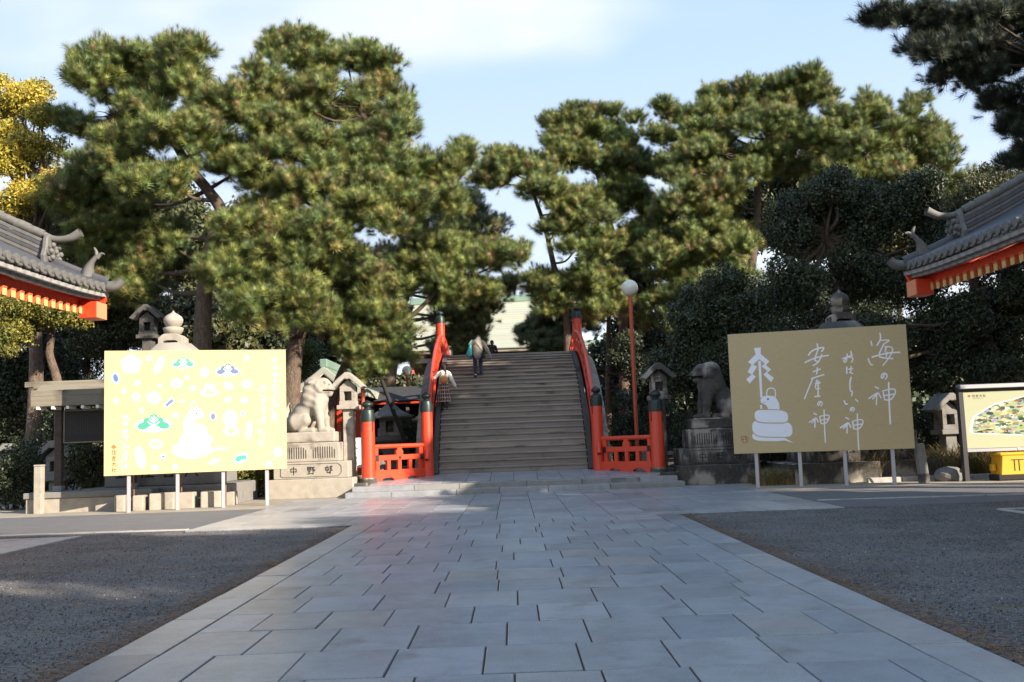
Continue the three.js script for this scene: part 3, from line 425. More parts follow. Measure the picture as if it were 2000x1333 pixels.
// ---------------------------------------------------------------- stone lions on their pedestals
function lionGeo(curly, H) {                                    // seated lion-dog facing +x, height 1 before scaling
  const B = [];                                                 // bones: a, b, ra, rb, blend
  const b = (a, c, ra, rb, k = 0.06) => B.push([a, c, ra, rb, k]);
  b([-.30, .19, 0], [-.16, .38, 0], .20, .185); b([-.16, .38, 0], [.04, .58, 0], .185, .20); b([.04, .58, 0], [.10, .75, 0], .20, .18); b([.09, .42, 0], [.10, .60, 0], .14, .19);
  b([.02, .86, 0], [-.01, .62, 0], .175, .215, .05);
  b([.14, .84, 0], [.20, .845, 0], .165, .155); b([.22, .80, -.04], [.33, .795, -.035], .105, .085, .03); b([.22, .80, .04], [.33, .795, .035], .105, .085, .03); b([.20, .715, 0], [.315, .715, 0], .105, .07, .02); b([.345, .845, -.025], [.385, .825, -.02], .045, .036, .02); b([.345, .845, .025], [.385, .825, .02], .045, .036, .02);
  for (const s of [-1, 1]) {
    b([.12, .52, s * .12], [.18, .27, s * .13], .11, .078, .05); b([.18, .27, s * .13], [.205, .06, s * .13], .074, .066, .03); b([.205, .05, s * .13], [.31, .042, s * .135], .066, .052, .02);
    b([-.27, .19, s * .14], [-.08, .23, s * .17], .155, .10, .05); b([-.08, .22, s * .17], [-.15, .06, s * .17], .085, .06, .03); b([-.17, .045, s * .17], [.06, .042, s * .175], .06, .054, .02);
    b([.07, .93, s * .12], [.0, .90, s * .19], .05, .03, .015); b([.26, .905, s * .03], [.29, .90, s * .11], .038, .034, .012); b([.29, .765, s * .10], [.19, .76, s * .15], .03, .05, .02);
  }
  b([-.44, .10, 0], [-.52, .30, 0], .07, .11, .03); b([-.52, .30, 0], [-.46, .54, 0], .10, .02, .03); b([-.5, .22, .07], [-.56, .40, .10], .05, .015, .02); b([-.5, .22, -.07], [-.56, .40, -.10], .05, .015, .02);
  const curls = []; if (curly) { const r = rng(31); for (let i = 0; i < 70; i++) { const a = r() * 6.28, t = r(); curls.push([mix(.14, .0, t) - 0.05 + 0.05 * r(), mix(.93, .5, t), 0.0, a]); } }
  const C = curls.map(([x, y, , a]) => { const rr = mix(.17, .205, clamp((.9 - y) / .3)); return [x - Math.abs(Math.cos(a)) * rr * 0.9 + 0.06, y + Math.max(0, Math.sin(a)) * 0.03, Math.sin(a) * rr]; });
  const f = (x, y, z) => {
    let d = 9; for (const [a, c, ra, rb, k] of B) d = smin(d, capsule(x, y, z, a, c, ra, rb), k);
    const mane = smooth(.42, .55, y) * smooth(.98, .9, y) * smooth(.22, .08, x);
    if (curly) { for (const c of C) { const e = Math.hypot(x - c[0], y - c[1], z - c[2]) - 0.042; if (e < 0.08) d = smin(d, e, 0.015); } }
    else if (mane > 0) { const w = Math.sin(Math.atan2(z, 0.25 - x) * 9 + y * 5) * 0.6 + 0.4 * Math.sin(y * 40 - Math.abs(z) * 22 + x * 20); d -= mane * 0.017 * w; }
    const mouth = Math.abs(y - .752 - 0.25 * z * z) - (curly ? .02 : .011); if (x > .2 && Math.abs(z) < .16) d = Math.max(d, -Math.max(mouth, .22 - x));
    for (const s of [-1, 1]) { d = Math.max(d, -(Math.hypot(x - .315, y - .865, z - s * .085) - .036)); d = Math.min(d, Math.hypot(x - .30, y - .865, z - s * .08) - .030); }
    if (y < .09 && x > .2) d += 0.006 * Math.cos(z * 130);
    return d;
  };
  return nets(f, [-.64, -.02, -.36], [.50, 1.03, .36], 0.0145).scale(H, H, H);
}
function houseLantern(t, x, y, z, k, pillarH, m, parts = true) {   // gabled stone lantern on a square pillar
  const g = new THREE.Group(); g.name = 'lantern_pillar'; t.add(g); g.position.set(x, y, z); g.scale.setScalar(k);
  mesh('pillar', cbox(0.40, pillarH, 0.40, 0, 0, 0, 0.02), m, g);
  mesh('shelf', cbox(0.80, 0.16, 0.70, 0, pillarH, 0, 0.02), m, g);
  const y0 = pillarH + 0.16, W = 0.58, D = 0.5, h = 0.66;
  mesh('firebox', merge([cbox(W + 0.04, 0.16, D + 0.04, 0, y0, 0, 0.01), cbox(0.15, 0.34, D, -W / 2 + 0.075, y0 + 0.16, 0, 0.008), cbox(0.15, 0.34, D, W / 2 - 0.075, y0 + 0.16, 0, 0.008), cbox(W, 0.17, D, 0, y0 + 0.5, 0, 0.01), cbox(0.2, 0.34, 0.04, 0, y0 + 0.16, -D / 2 + 0.05)]), m, g);
  const yr = y0 + h; mesh('gable', prism([[-0.3, 0], [0.3, 0], [0, 0.26]], 0.42, 0.01).translate(0, yr, 0), m, g);
  mesh('roof', prism([[-0.62, -0.04], [-0.50, -0.085], [-0.28, 0.12], [-0.10, 0.27], [0, 0.25], [0.10, 0.27], [0.28, 0.12], [0.50, -0.085], [0.62, -0.04], [0.34, 0.24], [0.12, 0.42], [0.06, 0.47], [-0.06, 0.47], [-0.12, 0.42], [-0.34, 0.24]], 0.86, 0.02).translate(0, yr + 0.05, 0), m, g);
  return g;
}
function komainu(label, lx, facing, m, curly, baseX0, baseX1, z, tone) {
  const cx = (baseX0 + baseX1) / 2, w = baseX1 - baseX0, t = thing('stone_lion', label, 'statue', [cx, 0, z]);
  const inner = facing > 0 ? 1 : -1;                            // side towards the bridge
  mesh('foundation', cbox(w, 0.62, 2.3, 0, -0.03, -1.15, 0.03), tone, t);
  const bw = 2.35, bx = -inner * 0.05 + inner * 0.02;
  const tier = mesh('name_block', cbox(bw, 0.52, 1.75, bx, 0.59, -1.1, 0.02), m, t);
  const fr = [[-0.95, -0.17], [-0.85, -0.20], [0.85, -0.20], [0.95, -0.10], [0.95, 0.10], [0.85, 0.20], [-0.85, 0.20], [-0.95, 0.10]];
  const frame = []; for (let i = 0; i < 8; i++) { const a = fr[i], c = fr[(i + 1) % 8]; frame.push(bar(V(bx + a[0], 0.85 + a[1], -0.222), V(bx + c[0], 0.85 + c[1], -0.222), 0.02, 0.012)); }
  mesh('panel_border', merge(frame), M.ink, tier);
  mesh('inscription', merge(['naka', 'no', 'mura'].flatMap((c, i) => carved(KANJI[c], 0.24, 0.026).map(g => g.translate(bx - 0.66 + i * 0.55, 0.97, -0.221)))), M.ink, tier);
  const mid = mesh('fluted_block', cbox(bw * 0.80, 0.60, 1.45, bx - inner * 0.06, 1.11, -1.1, 0.025), m, t);
  for (const k of [-1, 1]) { const arr = []; for (let i = 0; i < 10; i++) { const u = (i - 4.5) / 5, hh = 0.36 * Math.sqrt(1 - Math.max(0, Math.abs(u) - 0.62) * 1.5); arr.push(cbox(0.026, hh, 0.012, bx - inner * 0.06 + k * 0.45 + u * 0.37, 1.22, -0.372, 0.003)); } mesh('flutes', merge(arr), M.ink, mid); }
  mesh('plinth', cbox(bw * 0.70, 0.34, 1.2, bx - inner * 0.1, 1.71, -1.1, 0.04), m, t);
  const L = mesh('lion', lionGeo(curly, 1.78), m, t); L.position.set(bx - inner * 0.08, 2.02, -1.1); if (facing < 0) L.rotation.y = Math.PI; L.rotation.y += inner * -0.18;
  if (facing > 0) houseLantern(t, w / 2 - 0.30, 0.59, -1.25, 0.88, 2.45, m); else { houseLantern(t, -w / 2 - 0.36, 0.5, -1.5, 0.88, 2.5, m); mesh('lantern_base', cbox(0.7, 0.55, 0.7, -w / 2 - 0.36, -0.03, -1.5, 0.03), tone, t); }
}
{
  const a = at(525, 975, -31.3), b = at(692, 968, -31.3), c = at(1333, 951, -30.9), d = at(1490, 946, -30.9);
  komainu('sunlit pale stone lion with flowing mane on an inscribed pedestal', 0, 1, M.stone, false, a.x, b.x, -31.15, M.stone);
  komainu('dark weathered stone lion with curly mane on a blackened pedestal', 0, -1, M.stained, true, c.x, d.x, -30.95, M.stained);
}
function pillarLantern(label, u, vTop, z, k, m, y0 = 0) { const p = at(u, vTop, z), H = p.y - y0, t = thing('stone_lantern', label, 'lantern', [p.x, y0, z], 0, 'small gabled stone lanterns'); const g = houseLantern(t, 0, 0.12, 0, k, Math.max(0.2, (H - 0.12) / k - 1.34), m); g.name = 'lantern'; mesh('base', cbox(0.62 * k, 0.16, 0.62 * k, 0, -0.03, 0, 0.02), m, t); return t; }
pillarLantern('small gabled stone lantern in the dry grass beside the map sign', 1845, 770, -31.5, 0.95, M.greyStone).rotation.y = 0.15;
pillarLantern('low gabled stone lantern among the shrubs beyond the notice stand', 18, 868, -35, 0.85, M.greyStone);
pillarLantern('low stone lantern half hidden behind the black notice panel', 112, 862, -34, 1.0, M.greyStone);
pillarLantern('tall stone lantern with a lattice window behind the jewel-topped one', 290, 598, -33.6, 0.85, M.darkStone);

// round-hatted lantern in the shade behind the left wing fence
{
  const p = at(762, 778, -40), s = p.y / 3.3, t = thing('stone_lantern', 'dark mossy stone lantern with round hat seen over the wing fence', 'lantern', [p.x, 0, -40]); t.scale.setScalar(s);
  mesh('pedestal', cbox(1.3, 0.7, 1.3, 0, -0.03, 0, 0.04), M.greyStone, t); mesh('shaft', lathe([[0.40, 0.67], [0.36, 0.8], [0.33, 1.2], [0.40, 1.55], [0.62, 1.62], [0.66, 1.78], [0.5, 1.84], [0.001, 1.84]], 14), M.greyStone, t);
  mesh('firebox', merge([cbox(0.8, 0.14, 0.8, 0, 1.84, 0), cbox(0.24, 0.42, 0.76, -0.27, 1.98, 0), cbox(0.24, 0.42, 0.76, 0.27, 1.98, 0), cbox(0.8, 0.14, 0.8, 0, 2.4, 0)]), M.stone, t);
  mesh('roof', lathe([[0.95, 2.50], [1.02, 2.58], [0.75, 2.68], [0.42, 2.85], [0.2, 3.05], [0.001, 3.08]], 6), M.greyStone, t); mesh('jewel', lathe([[0.14, 3.02], [0.19, 3.12], [0.12, 3.24], [0.001, 3.32]], 12), M.greyStone, t);
}
// large lanterns with a jewel finial behind the boards
function jewelLantern(label, u, vTop, z, m, tone) {
  const p = at(u, vTop, z), H = p.y, t = thing('jewel_lantern', label, 'lantern', [p.x, 0, z], 0), k = H / 5.85;
  mesh('foundation', cbox(4.3, 0.62, 3.2, 0, -0.03, 0, 0.03), tone, t); const st = mesh('stepped_base', cbox(3.2, 0.85, 2.5, 0, 0.59, 0, 0.03), tone, t);
  mesh('inscription', merge(['no', 'sha', 'yoshi', 'tai'].flatMap((c, i) => carved(KANJI[c], 0.42, 0.05).map(g => g.translate(-1.25 + i * 0.66, 1.27, 1.254)))), M.ink, st);
  mesh('shaft', lathe([[0.8, 1.44], [0.62, 1.62], [0.5, 1.8], [0.48, 2.5], [0.6, 2.62], [0.95, 2.78], [0.95, 2.95], [0.001, 2.95]], 16), m, t);
  mesh('firebox', cbox(1.15, 0.7, 1.15, 0, 2.95, 0, 0.03), m, t); mesh('firebox_window', cbox(0.5, 0.42, 0.02, 0, 3.08, 0.58, 0.004), M.dark, t);
  mesh('roof', lathe([[0.001, 3.6], [1.75, 3.66], [1.85, 3.8], [1.45, 4.15], [0.95, 4.48], [0.55, 4.82], [0.001, 4.83]], 6).rotateY(Math.PI / 6), m, t);
  // footed stand with an opening, bowl and jewel
  mesh('stand', prism([[-0.36, 0], [-0.25, 0], [-0.22, 0.07], [-0.11, 0.10], [0.11, 0.10], [0.22, 0.07], [0.25, 0], [0.36, 0], [0.36, 0.16], [0.25, 0.25], [0.18, 0.28], [-0.18, 0.28], [-0.25, 0.25], [-0.36, 0.16]], 0.62, 0.012).translate(0, 4.82, 0), m, t);
  mesh('bowl', lathe([[0.17, 5.09], [0.24, 5.13], [0.29, 5.22], [0.31, 5.31], [0.25, 5.33], [0.21, 5.34], [0.001, 5.34]], 20), m, t);
  mesh('jewel', lathe([[0.18, 5.33], [0.24, 5.39], [0.29, 5.49], [0.295, 5.57], [0.25, 5.66], [0.15, 5.73], [0.06, 5.78], [0.001, 5.86]], 22), m, t);
  for (const c of t.children) c.scale.y = k; return t;
}
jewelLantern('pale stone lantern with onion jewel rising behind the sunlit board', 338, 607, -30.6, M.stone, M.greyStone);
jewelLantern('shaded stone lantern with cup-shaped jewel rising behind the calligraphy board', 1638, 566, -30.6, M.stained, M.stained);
{
  // loose kerb blocks in front of the left lantern
  const kerbWords = ['first pale', 'second pale', 'third pale', 'fourth pale', 'fifth pale', 'sixth, widest pale', 'last, set-back pale']; let kn = 0;
  const r = rng(14); for (const [u0, u1, v, h, dz] of [[220, 240, 1000, 0.46, -27.7], [256, 277, 999, 0.44, -27.75], [287, 314, 998, 0.47, -27.9], [315, 338, 997, 0.48, -28.05], [346, 376, 995, 0.46, -28.2], [388, 426, 993, 0.46, -28.25], [436, 456, 985, 0.42, -29.0]]) { const a = at(u0, v, dz), b = at(u1, v, dz), w = b.x - a.x; const o = mesh('kerb_block', jitterUV(cbox(w, h, 0.5, 0, -0.03, 0, 0.025), r() * 9, r() * 9), M.stone); o.position.set((a.x + b.x) / 2, 0, dz - 0.25); o.rotation.y = 0.12 + (r() - 0.5) * 0.2; tag(o, kerbWords[kn++] + ' stone kerb block under the sunlit board, counting from the notice stand', 'stone block', 'kerb blocks below the sunlit board'); }
}

// ---------------------------------------------------------------- notice stand at the left
{
  const a = at(48, 1000, -28.3), b = at(238, 995, -28.3), w = 3.5, t = thing('notice_stand', 'roofed wooden notice stand with black text panel on a stone kerb', 'notice board', [a.x + w / 2, 0, -28.35], 0.02);
  mesh('base', cbox(w, 0.42, 1.3, 0, -0.03, -0.65, 0.02), M.stone, t); mesh('base_coping', cbox(w + 0.1, 0.17, 1.4, 0, 0.39, -0.65, 0.02), M.greyStone, t);
  for (const x of [-1.12, 1.0]) { mesh('post', cbox(0.2, 2.75, 0.2, x, 0.55, -0.7, 0.01), M.noticePost, t); mesh('post_shoe', cbox(0.25, 0.16, 0.25, x, 0.56, -0.7, 0.01), M.plasterGrey, t); }
  mesh('text_panel_frame', cbox(1.86, 0.96, 0.09, 0.0, 1.93, -0.56, 0.01), M.noticeWood, t);
  const tx = canvasTex(1024, 512, (g, W, H) => { g.fillStyle = '#15130f'; g.fillRect(0, 0, W, H); const r = rng(6); for (let c = 0; c < 24; c++) { const x = W - 50 - c * 40, n = c === 0 ? 7 : c < 7 ? 6 + Math.floor(r() * 6) : 20; const s = c === 0 ? 28 : 13; g.strokeStyle = c === 0 ? '#a8a294' : '#5d594f'; for (let k = 0; k < n; k++) { const y = 40 + k * (s + 5); if (y > H - 50) break; g.lineWidth = c === 0 ? 3 : 1.6; for (let q = 0; q < 5; q++) { g.beginPath(); const u = r() * s, v = r() * s; g.moveTo(x + u * 0.6, y + v); r() < 0.6 ? g.lineTo(x + s * 0.6 + r() * s * 0.4, y + v) : g.lineTo(x + u * 0.6, y + s); g.stroke(); } } } });
  const pl = new THREE.PlaneGeometry(1.78, 0.88).translate(0, 2.41, -0.512); mesh('text_panel', pl, new THREE.MeshStandardMaterial({ map: tx, roughness: 0.6 }), t);
  mesh('roof_front', bar(V(-1.62, 3.22, 0.02), V(1.9, 3.22, 0.02), 0.06, 0.46).rotateX(0), M.noticeWood, t); mesh('roof_slope', new THREE.BoxGeometry(3.5, 0.06, 0.9).rotateX(0.5).translate(0.14, 3.48, -0.35), M.noticeWood, t); mesh('roof_slope', new THREE.BoxGeometry(3.5, 0.06, 0.9).rotateX(-0.5).translate(0.14, 3.47, -1.1), M.noticeWood, t);
  mesh('ridge', cbox(4.0, 0.17, 0.26, -0.1, 3.58, -0.72, 0.02), M.noticeWood, t); mesh('ridge_cap', cbox(3.7, 0.1, 0.4, 0.02, 3.52, -0.72, 0.02), M.noticeWood, t);
  for (let i = 0; i < 7; i++) mesh('rafter_end', cbox(0.085, 0.085, 0.5, -1.42 + i * 0.42, 2.9, -0.2, 0.008), i || 1 ? M.white : M.white, t);
  mesh('head_beam', cbox(2.9, 0.14, 0.14, 0, 2.98, -0.7, 0.01), M.noticePost, t);
  const s = at(69, 965, -28.0), p = thing('stone_post', 'short square stone post standing at the notice stand kerb', 'post', [s.x, 0, -28.2]); mesh('shaft', cbox(0.22, 1.33, 0.22, 0, -0.03, 0, 0.015), M.stone, p); mesh('cap', cbox(0.24, 0.05, 0.24, 0, 1.30, 0, 0.02), M.stone, p);
}
// ---------------------------------------------------------------- map sign, crate, leaning post, rock at the right
{
  const a = at(1888, 940, -27.7), w = 3.4, y0 = at(1888, 884, -27.7).y, y1 = at(1876, 757, -27.7).y, t = thing('map_sign', 'framed illustrated precinct map on dark steel posts', 'map sign', [a.x, 0, -27.7], -0.03);
  for (const x of [0.0, w]) mesh('post', cbox(0.13, y1 + 0.03, 0.2, x, -0.03, 0, 0.008), M.darkSteel, t);
  const tx = canvasTex(1536, 830, (g, W, H) => {
    g.fillStyle = '#a9ac8c'; g.fillRect(0, 0, W, H); const r = rng(19);
    const out = k => { g.beginPath(); [[45, 560], [75, 430], [110, 360], [260, 260], [400, 180], [620, 130], [800, 80], [1000, 60], [1250, 110], [1420, 260], [1490, 430], [1480, 640], [1300, 690], [900, 690], [560, 650], [250, 625], [60, 610]].forEach(([x, y], i) => { x = W / 2 + (x - W / 2) * k; y = 400 + (y - 400) * k; i ? g.lineTo(x, y) : g.moveTo(x, y); }); g.closePath(); };
    g.fillStyle = '#dfe3dc'; out(1); g.fill(); g.save(); out(0.955); g.clip(); g.fillStyle = '#98a27c'; g.fillRect(0, 0, W, H);
    const cols = ['#35503a', '#2d4537', '#4d6b3c', '#8d9b5a', '#b9b398', '#8f8aa0', '#c9c3ae', '#5c7f80', '#7a5a45', '#c4b67a', '#24382f']; for (let i = 0; i < 620; i++) { g.fillStyle = cols[Math.floor(r() * cols.length)]; g.beginPath(); g.ellipse(r() * W, 60 + r() * 620, 8 + r() * 46, 6 + r() * 18, (r() - 0.5) * 0.5, 0, 7); g.fill(); }
    for (let i = 0; i < 60; i++) { g.fillStyle = ['#a86a4a', '#6f6f8c', '#e8e4d8'][i % 3]; const x = r() * W, y = 100 + r() * 540; g.fillRect(x, y, 20 + r() * 40, 10 + r() * 20); g.fillStyle = '#444'; g.fillRect(x + 6, y + 8, 12, 4); } g.restore();
    g.fillStyle = '#b5392a'; g.beginPath(); g.moveTo(48, 62); g.lineTo(72, 42); g.lineTo(96, 62); g.lineTo(72, 82); g.fill(); g.strokeStyle = '#2b2620';['sumi', 'yoshi', 'tai', 'sha'].forEach((c, i) => strokes(g, KANJI[c], (x, y) => [112 + i * 46 + x * 38, 44 + y * 38], 5)); g.strokeStyle = '#55524a'; strokes(g, [[118, 100, 250, 100]], (x, y) => [x, y], 5);
  });
  mesh('cabinet', cbox(w, y1 - y0, 0.14, w / 2, y0, 0.01, 0.01), M.darkSteel, t); mesh('map_panel', new THREE.PlaneGeometry(w - 0.14, y1 - y0 - 0.24).translate(w / 2, (y0 + y1) / 2 - 0.02, 0.083), new THREE.MeshStandardMaterial({ map: tx, roughness: 0.35 }), t);
  mesh('top_hood', cbox(w + 0.12, 0.12, 0.30, w / 2, y1 - 0.06, 0.08, 0.015), M.steel, t); mesh('bottom_rail', cbox(w - 0.1, 0.09, 0.10, w / 2, y0 + 0.0, 0.06, 0.01), M.steel, t); for (const x of [1.45, 1.7]) mesh('lock', cbox(0.07, 0.06, 0.02, x, y0 + 0.015, 0.115, 0.006), M.white, t);
  const c = at(1962, 936, -27.2), k = thing('yellow_container', 'bright yellow plastic grit container under the map sign', 'container', [c.x, 0, -27.3]);
  mesh('body', prism([[0, 0.16], [1.3, 0.16], [1.24, 0.66], [0.06, 0.66]], 0.6, 0.03).translate(0, 0, -0.3), M.yellow, k); mesh('lid', cbox(1.36, 0.09, 0.66, 0.65, 0.66, -0.3, 0.03), M.yellow, k); mesh('skid', cbox(1.42, 0.16, 0.6, 0.62, 0, -0.3, 0.02), M.dark, k); mesh('side_tab', cbox(0.1, 0.2, 0.2, -0.09, 0.24, -0.3, 0.02), M.yellow, k);
  mesh('lettering', merge([[.1, 0, .9, 0], [.3, 0, .3, .7], [.6, 0, .6, .7]].map(s => carved([s], 0.42, 0.022)).flat().map(g => g.translate(0.24, 0.55, 0.008))), M.ink, k);
  const p0 = at(1806, 942, -27.6), p = thing('leaning_post', 'weathered grey stone post leaning beside the calligraphy board', 'post', [p0.x, 0, -27.6]); p.rotation.z = 0.075; mesh('shaft', cbox(0.25, 1.12, 0.2, 0, -0.04, 0, 0.02), M.greyStone, p); mesh('foot_stain', cbox(0.256, 0.3, 0.206, 0, -0.03, 0, 0.02), M.stained, p);
  const r0 = at(1855, 940, -28.2), g = new THREE.IcosahedronGeometry(0.34, 3), q = g.attributes.position; for (let i = 0; i < q.count; i++) { const v = V(q.getX(i), q.getY(i), q.getZ(i)), s = 1 + 0.35 * fbm(v.x * 3, v.y * 3, v.z * 3 + 5, 3); q.setXYZ(i, v.x * s * 1.25, v.y * s * 0.8, v.z * s); } g.computeVertexNormals(); const o = mesh('rock', boxUV(g), M.greyStone); o.position.set(r0.x, 0.12, -28.2); tag(o, 'rough grey rock on the verge before the dry grass', 'rock');
  const kerb = new THREE.Group(); kerb.name = 'verge_kerb'; kerb.userData.kind = 'structure'; scene.add(kerb); for (let i = 0; i < 14; i++) { const m = mesh('kerb_stone', cbox(0.98, 0.16, 0.16, 0, -0.03, 0, 0.015), M.line, kerb); m.position.set(10.6 + i, 0, -28.75 + (i % 3) * 0.01); }
}
// white sign and low stone fence between the lion and the wing fence
{
  const p = at(700, 885, -33.6), t = thing('white_sign', 'white upright sign with brush writing behind the left red post', 'sign', [p.x, 0, -33.6]); mesh('panel', cbox(0.92, 1.0, 0.04, 0, p.y - 0.5, 0, 0.006), M.white, t);
  mesh('lettering', merge(carved([[.1, 0, .35, .06], [.2, .1, .05, .25], [.1, .2, .4, .3, .1, .45], [.25, .4, .2, .62], [.05, .6, .4, .55], [.1, .72, .35, .68, .3, .95], [.2, .7, .05, .95]], 0.75, 0.022).map(g => g.translate(-0.32, p.y + 0.38, 0.024))), M.ink, t); for (const x of [-0.4, 0.4]) mesh('leg', cbox(0.05, p.y - 0.45, 0.05, x, -0.03, -0.05, 0.006), M.steel, t);
  for (const s of [-1, 1]) { const f = thing('stone_fence', s < 0 ? 'low grey stone rail fence on the bank behind the sunlit lion' : 'low grey stone rail fence on the bank behind the weathered lion', 'fence', [s * 8.4, 0, -34.4]); for (let i = 0; i < 6; i++) mesh('post', cbox(0.2, 1.15, 0.2, -3.9 + i * 1.55, -0.03, 0, 0.02), M.greyStone, f); for (const y of [0.4, 0.86]) mesh('rail', cbox(8.0, 0.13, 0.13, 0, y, 0, 0.015), M.greyStone, f); }
  const d = thing('prop_pole', 'dark diagonal prop pole holding up the pine branch beside the bridge', 'prop', [0, 0, 0]), a = at(745, 742, -37.5), b = at(792, 868, -37.5); mesh('pole', taper([a, a.clone().lerp(b, 0.5), b, V(b.x + (b.x - a.x) * 0.42, 0, -37.5)], [0.075, 0.08, 0.085, 0.085], 10), M.dark, d); mesh('yoke', cbox(0.5, 0.1, 0.14, a.x, a.y, a.z, 0.02), M.dark, d);
}

// ---------------------------------------------------------------- roof corners of the two side halls
function hall(label, s) {                                        // s = -1 left, 1 right; gabled hall whose far inner corner shows in the frame
  const t = thing('side_hall', label, 'building'), X = 8.4, r = rng(s > 0 ? 41 : 42), tip = s < 0 ? at(212, 566, -20.9) : at(1765, 524, -21.4), ZC = tip.z, YE = tip.y, XC = tip.x;
  // local frame: q runs from the corner towards the camera along the eave, p runs inwards under the roof
  const P = (p, y, q) => V(XC + s * p, y, ZC + q), lift = q => 0.12 * Math.exp(-q / 1.3), LQ = 8.5, LP = 6.5, slope = 0.38, rise = p => slope * p + 0.03 * p * p;
  const roofY = (p, q) => YE + rise(p) + lift(q) - 0.12;
  const grid = (n, m, f) => { const A = [], I = []; for (let i = 0; i <= n; i++) for (let j = 0; j <= m; j++) { const v = f(i / n, j / m); A.push(v.x, v.y, v.z); } for (let i = 0; i < n; i++) for (let j = 0; j < m; j++) { const a = i * (m + 1) + j; I.push(a, a + 1, a + m + 2, a, a + m + 2, a + m + 1); } const g = new THREE.BufferGeometry(); g.setAttribute('position', new THREE.BufferAttribute(new Float32Array(A), 3)); g.setIndex(I); g.computeVertexNormals(); return boxUV(g); };
  const roof = mesh('roof', merge([grid(24, 24, (a, b) => P(a * LP, roofY(a * LP, b * LQ) + 0.02, b * LQ))]), M.tile, t);
  mesh('roof_soffit', merge([grid(12, 12, (a, b) => P(0.12 + a * (LP - 0.12), roofY(a * LP, b * LQ) - 0.20, 0.12 + b * (LQ - 0.12)))]), M.red, t);
  // tile rows on the slope facing the path: cover tiles running up the slope, each ending in a round end tile
  const row = 0.30; for (let q = 0.22; q < LQ; q += row) { const pmax = LP, pts = Array.from({ length: 7 }, (_, i) => { const p = -0.06 + (pmax + 0.06) * i / 6; return P(p, roofY(Math.max(p, 0), q) + 0.05 + Math.min(0, p) * slope, q); }); if (pmax > 0.15) mesh('cover_tile_row', tube(pts, 0.085, 8, 10), M.tile, t);
    const e = mesh('end_tile', new THREE.CylinderGeometry(0.088, 0.088, 0.06, 18).rotateZ(Math.PI / 2), M.tileEnd, t); e.position.copy(P(-0.075, roofY(0, q) + 0.025, q)); const pan = mesh('pan_tile_lip', cbox(0.05, 0.055, row * 0.7, 0, -0.03, 0, 0.015), M.tileEnd, t); pan.position.copy(P(-0.05, roofY(0, q + row / 2) - 0.045, q + row / 2)); }
  // eave boards: grey board, dark gap, vermilion fascia, rafters with yellow ends
  const eave = (p, dy, w, h, m, name, q0 = 0.05) => { const n = 26, A = []; for (let i = 0; i < n; i++) { const a = q0 + (LQ - q0) * i / n, b = q0 + (LQ - q0) * (i + 1) / n; A.push(bar(P(p, roofY(0, a) + dy, a - 0.004), P(p, roofY(0, b) + dy, b + 0.004), w, h)); } return mesh(name, merge(A), m, t); };
  eave(0.03, -0.13, 0.10, 0.09, M.plasterGrey, 'eave_batten'); eave(0.14, -0.20, 0.10, 0.07, M.plasterGrey, 'eave_board'); eave(0.46, -0.30, 0.10, 0.20, M.red, 'fascia');
  for (let q = 0.55; q < LQ; q += 0.31) { const y = roofY(0, q) - 0.47, rf = mesh('rafter', bar(P(0.36, y + 0.02, q), P(2.6, y + 1.0, q), 0.14, 0.17), M.rafterRed, t); const e = mesh('rafter_end', cbox(0.02, 0.17, 0.135, 0, -0.085, 0, 0.004), M.yellowEnd, rf); e.position.copy(P(0.35, y + 0.025, q)); }
  const bg = []; for (let i = 0; i < 8; i++) bg.push(bar(P(0.05 + i * 0.75, roofY(0.05 + i * 0.75, 0) - 0.36, 0.12), P(0.05 + (i + 1) * 0.75, roofY(0.05 + (i + 1) * 0.75, 0) - 0.36, 0.12), 0.10, 0.36)); const hb = mesh('bargeboard', merge(bg), M.red, t); mesh('bargeboard_end', cbox(0.36, 0.34, 0.48, P(0.22, 0, 0).x, YE - 0.66, P(0, 0, 0.28).z, 0.01), M.red, hb); mesh('bargeboard_tip', cbox(0.02, 0.33, 0.47, P(0.03, 0, 0).x, YE - 0.655, P(0, 0, 0.28).z, 0.004), M.rafterEnd, hb);
  // hip ridge: a lower run near the corner, then a taller stack of thin tiles ending in an ogre tile
  const hp = (d, up) => P(d, roofY(Math.max(d, -0.1), 0.25) + up, 0.28), hipBar = (d0, d1, up, w, h) => { const A = [], n = 6; for (let i = 0; i < n; i++) A.push(bar(hp(mix(d0, d1, i / n), up), hp(mix(d0, d1, (i + 1) / n), up), w, h)); return merge(A); };
  mesh('hip_ridge', hipBar(-0.12, 1.25, 0.10, 0.24, 0.12), M.tile, t); mesh('hip_ridge_cap', tube([hp(-0.12, 0.17), hp(0.5, 0.18), hp(1.25, 0.19)], 0.085, 10, 16), M.tile, t);
  const ridge = new THREE.Group(); ridge.name = 'stacked_ridge'; t.add(ridge); for (let k = 0; k < 6; k++) mesh('ridge_tile_course', hipBar(1.18 + 0.02 * (k % 2), 6.2, 0.10 + k * 0.085, 0.30 - 0.02 * (k % 2) - k * 0.008, 0.07), k % 2 ? M.tileEnd : M.tile, ridge);
  for (let i = 0; i < 17; i++) { const d = 1.25 + i * 0.29; mesh('ridge_cover_tile', tube([hp(d, 0.66), hp(d + 0.15, 0.665), hp(d + 0.31, 0.655)], 0.10 + 0.012 * (i % 2), 10, 4), M.tileEnd, ridge); }
  const og = mesh('ogre_tile', prism([[-0.26, 0], [0.26, 0], [0.30, 0.2], [0.22, 0.36], [0.18, 0.58], [0.08, 0.66], [-0.08, 0.66], [-0.18, 0.58], [-0.22, 0.36], [-0.30, 0.2]], 0.12, 0.03), M.tileEnd, t); og.position.copy(hp(1.14, 0.02)); og.rotation.y = s < 0 ? -1.5708 : 1.5708; 
